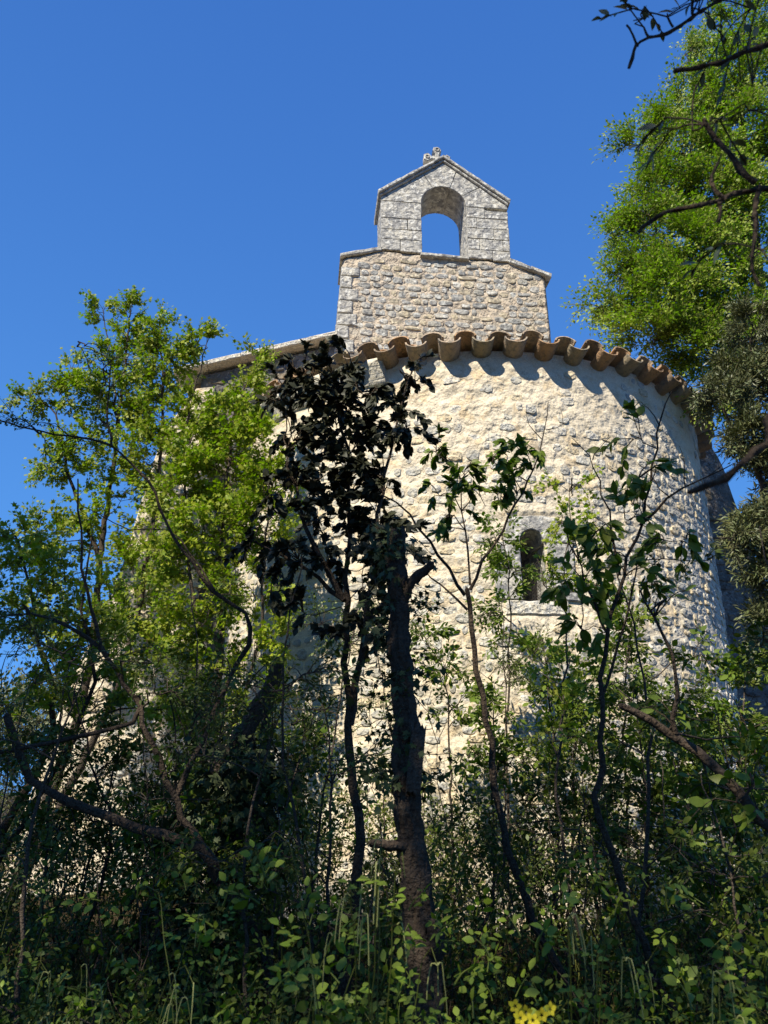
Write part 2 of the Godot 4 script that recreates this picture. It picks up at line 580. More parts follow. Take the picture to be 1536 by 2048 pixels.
# A dressed block: a polygon in the wall's plane (counter-clockwise), from z0 to z1, with worn, chamfered edges.
func prism(poly: PackedVector2Array, z0: float, z1: float, ch: float, bend := false, wear := 0.004, step := 0.12) -> Buf:
	var pl := PackedVector2Array()
	for k in poly.size():
		var a := poly[k]; var c := poly[(k + 1) % poly.size()]
		var m := maxi(1, int(a.distance_to(c) / step))
		for j in m:
			pl.append(a.lerp(c, float(j) / m) + Vector2(rr(-wear, wear), rr(-wear, wear)))
	var n := pl.size()
	var inner := PackedVector2Array()
	for k in n:
		var a := (pl[k] - pl[(k + n - 1) % n]).normalized()
		var c := (pl[(k + 1) % n] - pl[k]).normalized()
		var nn := (Vector2(-a.y, a.x) + Vector2(-c.y, c.x)).normalized()
		inner.append(pl[k] + nn * ch * rr(0.6, 1.6))
	var b := Buf.new()
	var tris := Geometry2D.triangulate_polygon(inner)
	if tris.is_empty():
		inner = pl
		tris = Geometry2D.triangulate_polygon(pl)
	var rings := [[pl, z0, false], [pl, z1 - ch, false], [inner, z1, true]]
	for r in 2:
		for k in n:
			var k2 := (k + 1) % n
			var q := [Vector3(rings[r][0][k].x, rings[r][0][k].y, rings[r][1]), Vector3(rings[r][0][k2].x, rings[r][0][k2].y, rings[r][1]), Vector3(rings[r + 1][0][k2].x, rings[r + 1][0][k2].y, rings[r + 1][1]), Vector3(rings[r + 1][0][k].x, rings[r + 1][0][k].y, rings[r + 1][1])]
			var nn: Vector3 = (q[1] - q[0]).cross(q[3] - q[0]).normalized()
			var s := b.v.size()
			for p in q:
				b.v.append(p); b.n.append(nn)
			b.quad(s, s + 1, s + 2, s + 3)
	for f in 2:
		var s := b.v.size()
		var src: PackedVector2Array = inner if f == 0 else pl
		for p in src:
			b.v.append(Vector3(p.x, p.y, z1 if f == 0 else z0)); b.n.append(Vector3(0, 0, 1 if f == 0 else -1))
		for k in range(0, tris.size(), 3):
			var a := src[tris[k]]; var c := src[tris[k + 1]]; var d := src[tris[k + 2]]
			var ccw := (c - a).cross(d - a) > 0.0
			if ccw == (f == 0):
				b.tri(s + tris[k], s + tris[k + 1], s + tris[k + 2])
			else:
				b.tri(s + tris[k], s + tris[k + 2], s + tris[k + 1])
	if bend:
		for k in b.v.size():
			b.n[k] = b.n[k].rotated(Vector3.UP, b.v[k].x / R)
			b.v[k] = bent(b.v[k])
	return b

func rect(x0: float, y0: float, x1: float, y1: float) -> PackedVector2Array:
	return PackedVector2Array([Vector2(x0, y0), Vector2(x1, y0), Vector2(x1, y1), Vector2(x0, y1)])

func rough(u: float, v: float, k := 1.0) -> float:   # the hand-laid unevenness of a mortared wall
	return k * (0.018 * noise_a.get_noise_2d(u * 1.7, v * 2.4) + 0.005 * noise_b.get_noise_2d(u * 11.0, v * 15.0) + 0.003 * noise_c.get_noise_2d(u * 38.0, v * 42.0))

# An uneven plane of mortar at z, between x0 and x1 and from y0 up to the heights top0..top1.
func plane_grid(x0: float, x1: float, y0: float, top0: float, top1: float, z: float, step: float, lean0 := 0.0, lean1 := 0.0) -> Buf:
	var b := Buf.new()
	var nu := int((x1 - x0) / step); var nv := int((maxf(top0, top1) - y0) / step)
	for j in nv + 1:
		for i in nu + 1:
			var fu := float(i) / nu; var fv := float(j) / nv
			var x := lerpf(x0 + lean0 * fv, x1 + lean1 * fv, fu); var y := lerpf(y0, lerpf(top0, top1, fu), fv)
			var edge := j == 0 or (i == 0 and x0 < -1.3) or (i == nu and x1 > 1.3)
			b.v.append(Vector3(x, y, z - 0.07 if edge else z + rough(x + 20.0, y)))
	for j in nv:
		for i in nu:
			var a := j * (nu + 1) + i
			b.quad(a, a + 1, a + nu + 2, a + nu + 1)
	return b

func tile_shape(r0: float, r1: float, length: float) -> Buf:   # a canal tile: front end at z = 0, back end at z = -length, humped upwards
	var b := Buf.new()
	var m := 8
	var th := 0.017
	for e in 2:
		var r := r0 if e == 0 else r1
		for shell in 2:
			for k in m + 1:
				var a := lerpf(0.1, PI - 0.1, float(k) / m)
				var q := r - th * shell
				b.v.append(Vector3(cos(a) * q, sin(a) * q * 0.74 - 0.005, -length * e + rr(-0.003, 0.003)))
	var row := m + 1
	for k in m:
		b.quad(k, k + 1, 2 * row + k + 1, 2 * row + k)                          # outside
		b.quad(row + k + 1, row + k, 3 * row + k, 3 * row + k + 1)              # inside
		b.quad(k + 1, k, row + k, row + k + 1)                                  # front rim
		b.quad(2 * row + k, 2 * row + k + 1, 3 * row + k + 1, 3 * row + k)      # back rim
	b.quad(0, 2 * row, 3 * row, row)
	b.quad(m, row + m, 3 * row + m, 2 * row + m)
	var f := Buf.new()   # hard edges
	for k in range(0, b.i.size(), 3):
		var p0 := b.v[b.i[k]]; var p1 := b.v[b.i[k + 1]]; var p2 := b.v[b.i[k + 2]]
		var nn := (p2 - p0).cross(p1 - p0).normalized()
		for p in [p0, p1, p2]:
			var radial := Vector3(p.x, p.y * 1.2, 0).normalized()
			var s := nn
			if absf(nn.dot(radial)) > 0.8:
				s = radial * signf(nn.dot(radial))
			f.i.append(f.v.size()); f.v.append(p); f.n.append(s)
	return f

func build_chapel() -> void:
	var ch := thing("chapel", "small stone chapel with rounded apse, clay tile eaves and open bell gable", "chapel", CHAPEL)
	ch.rotation.y = ALPHA
	# --- apse wall: an uneven sheet of mortar over a round core
	var b := Buf.new()
	var step := 0.03
	var a0 := deg_to_rad(-97.0); var a1 := deg_to_rad(97.0)
	var nu := int((a1 - a0) * R / step); var nv := int(6.4 / step)
	for j in nv + 1:
		var y := lerpf(-0.35, 6.0, float(j) / nv)
		for i in nu + 1:
			var a := lerpf(a0, a1, float(i) / nu)
			var u := a * R
			var batter := 0.10 * clampf((2.2 - y) / 2.2, 0.0, 1.0)
			var q := R + rough(u, y, 1.0 - 0.6 * smoothstep(5.5, 5.9, y)) + batter
			if u > -0.43 and u < 0.46 and y > 3.14 and y < 4.17:
				q = R - 0.015
			b.v.append(Vector3(sin(a) * q, y, cos(a) * q))
	for j in nv:
		for i in nu:
			var u := lerpf(a0, a1, (i + 0.5) / nu) * R
			var y := lerpf(-0.35, 6.0, (j + 0.5) / nv)
			if u > -0.16 and u < 0.12 and y > 3.28 and y < 4.0:
				continue
			var k := j * (nu + 1) + i
			b.quad(k, k + 1, k + nu + 2, k + nu + 1)
	var apse := part("apse_wall", b.mesh(mats["mortar"]), ch)
	apse.set_meta("label", "rounded apse wall of cream mortar with rubble stones showing through")
	var list := []
	for s in courses(a0 * R, a1 * R, 0.1, 5.86, 0.075, 0.125, 0.085, 0.22, 0.026):
		var u: float = s[0]; var y: float = s[1]
		if u > -0.5 and u < 0.53 and y > 3.08 and y < 4.22:
			continue
		var bare := noise_b.get_noise_2d(u * 1.4 + 40.0, y * 1.6) * 0.55 + noise_c.get_noise_2d(u * 5.0, y * 5.0 + 9.0) * 0.35 + rr(-0.4, 0.4) + 0.25
		bare -= smoothstep(4.9, 5.4, y) * 0.6
		bare += smoothstep(0.3, 2.2, u) * 0.25
		if bare < 0.0:
			continue
		var out := clampf(0.003 + 0.007 * bare + rr(0.0, 0.005), 0.003, 0.013)
		var batter := 0.10 * clampf((2.2 - y) / 2.2, 0.0, 1.0)
		var a := u / R
		var q := R + rough(u, y) + batter
		var bs := Basis(Vector3.UP, a) * Basis(Vector3.FORWARD, rr(-0.12, 0.12)) * Basis.from_scale(Vector3(s[2], s[3], out))
		var seen: float = s[2] * s[3] * (1.0 if u > -1.1 and u < 2.9 and y > 1.6 else 0.1)
		list.append([Transform3D(bs, Vector3(sin(a) * q, y, cos(a) * q)), seen])
	set_stones(list, "limestone", apse, 300)
	# --- cornice of moulded blocks on the shaded flank
	var prof := [Vector2(-0.02, 5.70), Vector2(0.028, 5.72), Vector2(0.03, 5.775), Vector2(0.05, 5.79), Vector2(0.055, 5.83), Vector2(0.085, 5.86), Vector2(0.09, 5.91), Vector2(0.115, 5.93), Vector2(0.115, 5.985), Vector2(-0.02, 5.99)]
	for k in 5:
		var c := Buf.new()
		var s0 := deg_to_rad(-84.0 + k * 11.6); var s1 := deg_to_rad(-84.0 + k * 11.6 + 11.3)
		for j in 7:
			var a := lerpf(s0, s1, j / 6.0)
			for p in prof:
				c.v.append(Vector3(sin(a) * (R + p.x), p.y, cos(a) * (R + p.x)))
		var w := prof.size()
		for j in 6:
			for i in w - 1:
				c.quad(j * w + i, (j + 1) * w + i, (j + 1) * w + i + 1, j * w + i + 1)
		for i in range(1, w - 1):
			c.tri(0, i, i + 1)
			c.tri(6 * w, 6 * w + i + 1, 6 * w + i)
		part("cornice_block", c.mesh(mats["limestone"]), ch)
	# --- apse roof: canal tiles round the eave, more rows behind, over a cone of boards and mortar
	var cone := Buf.new()
	for j in 2:
		for i in 49:
			var a := lerpf(a0, a1, i / 48.0)
			var q := 3.22 if j == 0 else 0.2
			cone.v.append(Vector3(sin(a) * q, 6.07 if j == 0 else 7.2, cos(a) * q))
	for i in 48:
		cone.quad(i, i + 1, 50 + i, 49 + i)
	var roof := part("apse_roof", cone.mesh(mats["terracotta"]), ch)
	var tiles := []
	for t in [Color(1, 1, 1), Color(0.86, 0.84, 0.82), Color(1.0, 0.92, 0.84), Color(0.93, 0.95, 0.93)]:
		var tm: StandardMaterial3D = mats["terracotta"].duplicate()
		tm.albedo_color = t
		tiles.append(tile_shape(0.118, 0.096, 0.46).mesh(tm))
		tiles.append(tile_shape(0.122, 0.1, 0.44).mesh(tm))
	var pairs := 31
	for row in 6:
		var behind := [[], []]
		var re := 3.37 - row * 0.34
		var n := pairs if row < 2 else int(pairs * re / 3.2)
		for k in n:
			for kind in 2:   # 0 a channel, 1 a cover
				var a := deg_to_rad(-93.0 + 186.0 * (k + 0.5 * kind + 0.25) / n) + rr(-0.003, 0.003)
				var q := re + (0.0 if kind == 0 else 0.014) + rr(-0.014, 0.014)
				var y := 6.05 + row * 0.124 + (0.0 if kind == 0 else 0.006) + rr(-0.012, 0.012)
				var bs := Basis(Vector3.UP, a + rr(-0.06, 0.06)) * Basis(Vector3.RIGHT, -0.34 + rr(-0.04, 0.04)) * Basis(Vector3.BACK, rr(-0.07, 0.07))
				if kind == 0:
					bs = bs * Basis(Vector3.BACK, PI)
				var xf := Transform3D(bs, Vector3(sin(a) * q, y, cos(a) * q))
				if row == 0:
					var o := part("roof_tile", tiles[rng.randi() % 8], roof)
					o.transform = xf
				else:
					behind[kind].append(xf)
		for kind in 2:
			if behind[kind].size():
				scatter("tile_row", tiles[(row + kind * 3) % 8], behind[kind], [], roof)
	# --- window in the apse: dressed blocks round a narrow arched opening
	var win := Node3D.new()
	win.name = "apse_window"
	ch.add_child(win)
	win.set_meta("label", "narrow round-headed window slit framed by pale dressed blocks")
	var lime: Material = mats["lichen_stone"].duplicate()
	lime.albedo_color = Color(1.0, 1.0, 1.0)
	var xl := -0.14; var xr := 0.10; var xc := -0.02; var rad := 0.12
	var arch := PackedVector2Array([Vector2(-0.30, 3.885), Vector2(xl, 3.885)])
	for k in range(1, 12):
		var a := PI - PI * k / 12.0
		arch.append(Vector2(xc + cos(a) * rad, 3.885 + sin(a) * rad))
	arch.append_array([Vector2(xr, 3.885), Vector2(0.42, 3.88), Vector2(0.41, 4.10), Vector2(0.1, 4.15), Vector2(-0.24, 4.13)])
	part("arched_lintel", prism(arch, -0.75, 0.014, 0.008, true, 0.003, 0.09).mesh(lime), win)
	for r in [[-0.40, 3.305, xl, 3.60], [-0.36, 3.61, xl, 3.875], [xr, 3.305, 0.45, 3.56], [xr + 0.03, 3.57, 0.40, 3.872]]:
		part("jamb_block", prism(rect(r[0], r[1], r[2], r[3]), -0.75, 0.012, 0.008, true, 0.003, 0.09).mesh(lime), win)
	part("window_sill", prism(rect(-0.31, 3.16, 0.30, 3.295), -0.75, 0.008, 0.012, true, 0.006, 0.07).mesh(mats["limestone"]), win)
	part("niche_back", prism(rect(-0.3, 3.2, 0.3, 4.1), -0.84, -0.76, 0.004, true).mesh(mats["gable_mortar"]), win)
	var wire := Buf.new()
	for d in 2:
		for k in 40:
			var o := -0.9 + k * 0.03
			var p0 := Vector2(xl, 3.30 + o); var p1 := Vector2(xr, 3.30 + o + 0.24)
			if d == 1:
				p0.y += 0.24; p1.y -= 0.24
			var seg := []
			for j in 9:
				var q := p0.lerp(p1, j / 8.0)
				if q.y > 3.30 and q.y < 3.95:
					seg.append(bent(Vector3(q.x, q.y, -0.17 + d * 0.002)))
			if seg.size() > 1:
				tube(wire, PackedVector3Array(seg), 0.0016, 0.0016, 4)
	part("wire_grille", wire.mesh(mats["iron"]), win)
	# --- nave behind: gabled end wall, body and roof
	var cx := -0.12; var slope := 0.335
	var gable := func(x: float) -> float: return 8.56 - slope * absf(x - cx)
	var nave := part("nave_wall", prism(PackedVector2Array([Vector2(-3.82, -0.3), Vector2(3.58, -0.3), Vector2(3.58, gable.call(3.58)), Vector2(cx, 8.56), Vector2(-3.82, gable.call(-3.82))]), -9.0, -0.11, 0.01).mesh(mats["gable_mortar"]), ch)
	part("nave_face", plane_grid(-3.82, -1.4, 0.0, gable.call(-3.82), gable.call(-1.4), -0.05, 0.05).mesh(mats["weathered_shade_stone"]), ch)
	part("nave_face", plane_grid(2.5, 3.58, 0.0, gable.call(2.5), gable.call(3.58), -0.05, 0.05).mesh(mats["weathered_shade_stone"]), ch)
	list = []
	for s in courses(-3.75, 3.5, 0.3, 8.0, 0.11, 0.2, 0.15, 0.42, 0.03):
		if (s[0] > -2.2 and s[0] < 2.9) or s[1] > gable.call(s[0]) - 0.12 or rng.randf() < 0.25:
			continue
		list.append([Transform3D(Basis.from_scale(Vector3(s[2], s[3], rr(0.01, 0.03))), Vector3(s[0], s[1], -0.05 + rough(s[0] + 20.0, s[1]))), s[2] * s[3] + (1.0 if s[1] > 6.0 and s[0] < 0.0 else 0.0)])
	set_stones(list, "weathered_shade_stone", nave, 40)
	var nroof := Node3D.new()
	nroof.name = "nave_roof"
	ch.add_child(nroof)
	for side in [-1.0, 1.0]:
		var run := 3.95
		var d := Vector2(side, -slope).normalized()
		var up := Vector2(0, 0.1)
		var e0 := Vector2(cx + side * 0.02, 8.60); var e1 := Vector2(cx + side * run, 8.60 - slope * run)
		var pl := PackedVector2Array([e0, e0 + up, e1 + up, e1]) if side < 0 else PackedVector2Array([e0, e1, e1 + up, e0 + up])
		part("roof_slope", prism(pl, -9.2, -0.35, 0.01).mesh(mats["terracotta"]), nroof)
		for k in 5:   # the verge: flat slabs along the edge of the gable
			var s0 := 1.72 + k * 0.47; var s1 := s0 + 0.465
			var q0 := Vector2(cx, 8.60) + Vector2(side * s0, -slope * s0); var q1 := Vector2(cx, 8.60) + Vector2(side * s1, -slope * s1)
			var th := Vector2(0, 0.075 + rr(-0.01, 0.01)); var dr := Vector2(0, 0.03 + rr(-0.008, 0.012))
			var vp := PackedVector2Array([q1 + dr, q0 + dr, q0 + dr + th, q1 + dr + th]) if side < 0 else PackedVector2Array([q0 + dr, q1 + dr, q1 + dr + th, q0 + dr + th])
			part("verge_slab", prism(vp, -0.34, 0.14 + rr(-0.02, 0.02), 0.01).mesh(mats["limestone"]), nroof)
	# --- battered buttresses at the corners
	for side in [-1.0, 1.0]:
		var bp := PackedVector2Array()
		for q in [Vector2(-5.75, -0.3), Vector2(-3.6, -0.3), Vector2(-3.6, 7.12), Vector2(-3.86, 7.1), Vector2(-4.24, 6.4), Vector2(-4.46, 5.3), Vector2(-4.62, 4.3), Vector2(-5.14, 2.5)]:
			bp.append(q if side < 0 else Vector2(2.0 * cx - q.x, q.y))
		if side > 0: bp.reverse()
		var but := part("buttress", prism(bp, -0.95, 0.02 if side < 0 else -0.02, 0.02, false, 0.015, 0.15).mesh(mats["mortar" if side < 0 else "weathered_shade_stone"]), ch)  # right buttress darker than the left: shade beside the apse put into its colour
		list = []
		for s in courses(-5.6, -3.65, 0.3, 6.9, 0.10, 0.2, 0.14, 0.36, 0.03):
			var left: float = -5.75 + 1.9 * clampf((s[1] + 0.3) / 7.4, 0, 1) + 0.22
			if s[0] < left or rng.randf() < 0.3:
				continue
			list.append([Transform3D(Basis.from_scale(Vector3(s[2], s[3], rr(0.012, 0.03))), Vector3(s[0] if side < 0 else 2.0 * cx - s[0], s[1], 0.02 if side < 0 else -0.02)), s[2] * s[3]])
		set_stones(list, "limestone" if side < 0 else "weathered_shade_stone", but, 30)
	# --- bell gable
	var bg := part("bell_gable", prism(PackedVector2Array([Vector2(-1.90, 7.4), Vector2(1.56, 7.4), Vector2(1.53, 9.46), Vector2(0.93, 9.70), Vector2(-1.14, 9.77), Vector2(-1.77, 9.58)]), -0.72, -0.09, 0.01).mesh(mats["gable_mortar"]), ch)
	bg.set_meta("label", "weathered grey bell gable with one open arch and a small stone cross")
	var gm := [[-1.90, -1.14, 9.56, 9.76, 0.12, 0.0], [-1.14, 0.93, 9.76, 9.70, 0.0, 0.0], [0.93, 1.56, 9.70, 9.45, 0.0, -0.03]]
	for g in gm:
		part("rubble_face", plane_grid(g[0], g[1], 7.4, g[2], g[3], -0.05, 0.035, g[4], g[5]).mesh(mats["gable_mortar"]), bg)
	list = []
	for s in courses(-1.58, 1.50, 7.55, 9.66, 0.095, 0.145, 0.10, 0.27, 0.024):
		if s[1] > 9.5 and (s[0] < -1.2 or s[0] > 0.95) or s[0] + s[2] * 0.5 > 1.54 or s[1] > 9.66 or rng.randf() < 0.05:
			continue
		list.append([Transform3D(Basis(Vector3.BACK, rr(-0.1, 0.1)) * Basis.from_scale(Vector3(s[2], s[3], rr(0.005, 0.015))), Vector3(s[0], s[1], -0.05 + rough(s[0] + 20.0, s[1]))), s[2] * s[3] + s[1]])
	set_stones(list, "lichen_stone", bg, 290)
	var yq := 7.5
	var qa := true
	while yq < 9.5:   # quoins up the free edge
		var hq := rr(0.14, 0.26)
		var lx := -1.905 + 0.13 * (yq - 7.4) / 2.2
		var wq := 0.30 if qa else 0.19
		if yq + hq < 9.56:
			part("quoin", prism(rect(lx, yq, lx + wq + rr(-0.03, 0.03), yq + hq - 0.012), -0.7, -0.022 + rr(-0.006, 0.006), 0.014, false, 0.008, 0.07).mesh(mats["lichen_stone"]), bg)
		yq += hq
		qa = not qa
	# shoulders
	part("coping_slab", prism(PackedVector2Array([Vector2(-1.82, 9.585), Vector2(-1.16, 9.765), Vector2(-1.17, 9.835), Vector2(-1.82, 9.655)]), -0.76, -0.005, 0.012, false, 0.007).mesh(mats["lichen_stone"]), bg)
	part("coping_slab", prism(PackedVector2Array([Vector2(0.92, 9.70), Vector2(1.26, 9.575), Vector2(1.28, 9.65), Vector2(0.95, 9.78)]), -0.76, -0.002, 0.012, false, 0.006).mesh(mats["lichen_stone"]), bg)
	part("coping_slab", prism(PackedVector2Array([Vector2(1.27, 9.585), Vector2(1.61, 9.45), Vector2(1.62, 9.52), Vector2(1.29, 9.65)]), -0.76, 0.01, 0.012, false, 0.006).mesh(mats["lichen_stone"]), bg)
	# sill of the arch
	part("arch_sill", prism(PackedVector2Array([Vector2(-0.54, 9.70), Vector2(0.26, 9.68), Vector2(0.255, 9.735), Vector2(-0.1, 9.75), Vector2(-0.53, 9.76)]), -0.66, 0.02, 0.012, false, 0.005, 0.08).mesh(mats["lichen_stone"]), bg)
	# piers, course by course
	var z0 := -0.66
	var L := -1.17; var al := -0.505; var ar := 0.255; var RR := 0.955
	for r in [[L, 9.79, -0.86, 10.0], [-0.853, 9.77, al, 10.0], [L, 10.007, al, 10.2], [L, 10.207, -0.74, 10.42], [-0.733, 10.207, al, 10.42], [L, 10.427, al, 10.76]]:
		part("ashlar_block", prism(rect(r[0], r[1], r[2], r[3]), z0, -0.02 + rr(-0.004, 0.004), 0.008, false, 0.004, 0.09).mesh(mats["lichen_stone"]), bg)
	for r in [[ar, 9.74, 0.66, 9.91], [0.667, 9.72, RR, 9.91], [ar, 9.917, 0.45, 10.13], [0.457, 9.917, 0.84, 10.13], [0.847, 9.917, RR, 10.13], [ar, 10.137, 0.70, 10.34], [0.707, 10.137, RR, 10.34], [ar, 10.347, 0.42, 10.55], [0.427, 10.347, RR, 10.55], [ar, 10.557, 0.56, 10.76], [0.567, 10.557, RR, 10.72]]:
		part("ashlar_block", prism(rect(r[0], r[1], r[2], r[3]), z0, -0.02 + rr(-0.004, 0.004), 0.008, false, 0.004, 0.09).mesh(mats["lichen_stone"]), bg)
	# arch stones up to the raking top
	var ac := Vector2(-0.125, 10.77); var arad := 0.38
	var top := func(x: float) -> float: return 11.66 - 0.77 * absf(x + 0.11)
	var cuts := [180.0, 118.0, 72.0, 34.0, 0.0]
	for k in 4:
		var pl := PackedVector2Array()
		var c0 := deg_to_rad(cuts[k] - (0.4 if k else 0.0)); var c1 := deg_to_rad(cuts[k + 1] + 0.4)
		var outer := []
		for e in [c0, c1]:   # where the joint meets the rake or the flank
			var d := Vector2(cos(e), sin(e))
			var far := 0.0
			while far < 3.0:
				var q := ac + d * far
				if q.y > top.call(q.x) or q.x < L or q.x > RR:
					break
				far += 0.005
			outer.append(ac + d * far)
		pl.append(outer[1])
		if k == 0:
			pl.append(Vector2(L, top.call(L)))
		if k == 1:
			pl.append(Vector2(-0.11, top.call(-0.11)))
		if k == 3 or (k == 2 and outer[1].x > RR - 0.02 and outer[1].y < top.call(RR) - 0.01):
			pl.append(Vector2(RR, top.call(RR)))
		pl.append(outer[0])
		for j in 9:
			var a := lerpf(c0, c1, j / 8.0)
			pl.append(ac + Vector2(cos(a), sin(a)) * arad)
		var uniq := PackedVector2Array()
		for q in pl:
			if uniq.is_empty() or q.distance_to(uniq[uniq.size() - 1]) > 0.004:
				uniq.append(q)
		if Geometry2D.is_polygon_clockwise(uniq):
			uniq.reverse()
		part("arch_stone", prism(uniq, z0, -0.02 + rr(-0.004, 0.004), 0.007, false, 0.002, 0.09).mesh(mats["lichen_stone"]), bg)
	# raking cornice and roof slabs
	for side in [-1.0, 1.0]:
		for lay in 2:
			var base_y := 11.665 + lay * 0.052
			var end := 1.075 + lay * 0.03
			var th := 0.05 if lay == 0 else 0.06
			var p0 := Vector2(-0.11, base_y); var p1 := Vector2(-0.11 + side * end, base_y - 0.77 * end)
			var t2 := Vector2(0, th)
			var lean := Vector2(side * 0.015, 0.005)
			var pl := PackedVector2Array([p1, p0, p0 + t2, p1 + t2 + lean]) if side < 0 else PackedVector2Array([p0, p1, p1 + t2 + lean, p0 + t2])
			part("cornice" if lay == 0 else "roof_slab", prism(pl, -0.71 - lay * 0.04, 0.015 + lay * 0.035, 0.01, false, 0.006, 0.08).mesh(mats["lichen_stone"]), bg)
	# the cross on the ridge: short flared arms, each ending in a pierced boss
	var cr := Buf.new()
	var cc := Vector2(-0.16, 12.02)
	for k in 4:
		var a := PI * 0.5 * k
		var d := Vector2(cos(a), sin(a)); var s := Vector2(-sin(a), cos(a))
		var q := prism(PackedVector2Array([cc + s * 0.045 - d * 0.02, cc - s * 0.045 - d * 0.02, cc - s * 0.035 + d * 0.1, cc - s * 0.085 + d * 0.17, cc - s * 0.05 + d * 0.235, cc + s * 0.05 + d * 0.235, cc + s * 0.085 + d * 0.17, cc + s * 0.035 + d * 0.1]), -0.40 - 0.002 * k, -0.27 + 0.002 * k, 0.012, false, 0.008, 0.04)
		var off := cr.v.size()
		cr.v.append_array(q.v); cr.n.append_array(q.n)
		for e in q.i: cr.i.append(e + off)
		if k != 3:
			var ring := PackedVector3Array()
			for j in 11:
				var e := TAU * j / 10.0
				ring.append(Vector3(cc.x + d.x * 0.175 + cos(e) * 0.034, cc.y + d.y * 0.175 + sin(e) * 0.034, -0.262))
			tube(cr, ring, 0.012, 0.012, 5)
	var post := prism(rect(cc.x - 0.06, 11.72, cc.x + 0.06, 11.85), -0.41, -0.26, 0.01)
	var po := cr.v.size()
	cr.v.append_array(post.v); cr.n.append_array(post.n)
	for e in post.i: cr.i.append(e + po)
	part("stone_cross", cr.mesh(mats["lichen_stone"]), bg)


# ---------------------------------------------------------------- planting
func B(x: float, z: float) -> Vector3:
	return Vector3(x, ground_y(x, z) - 0.05, z)

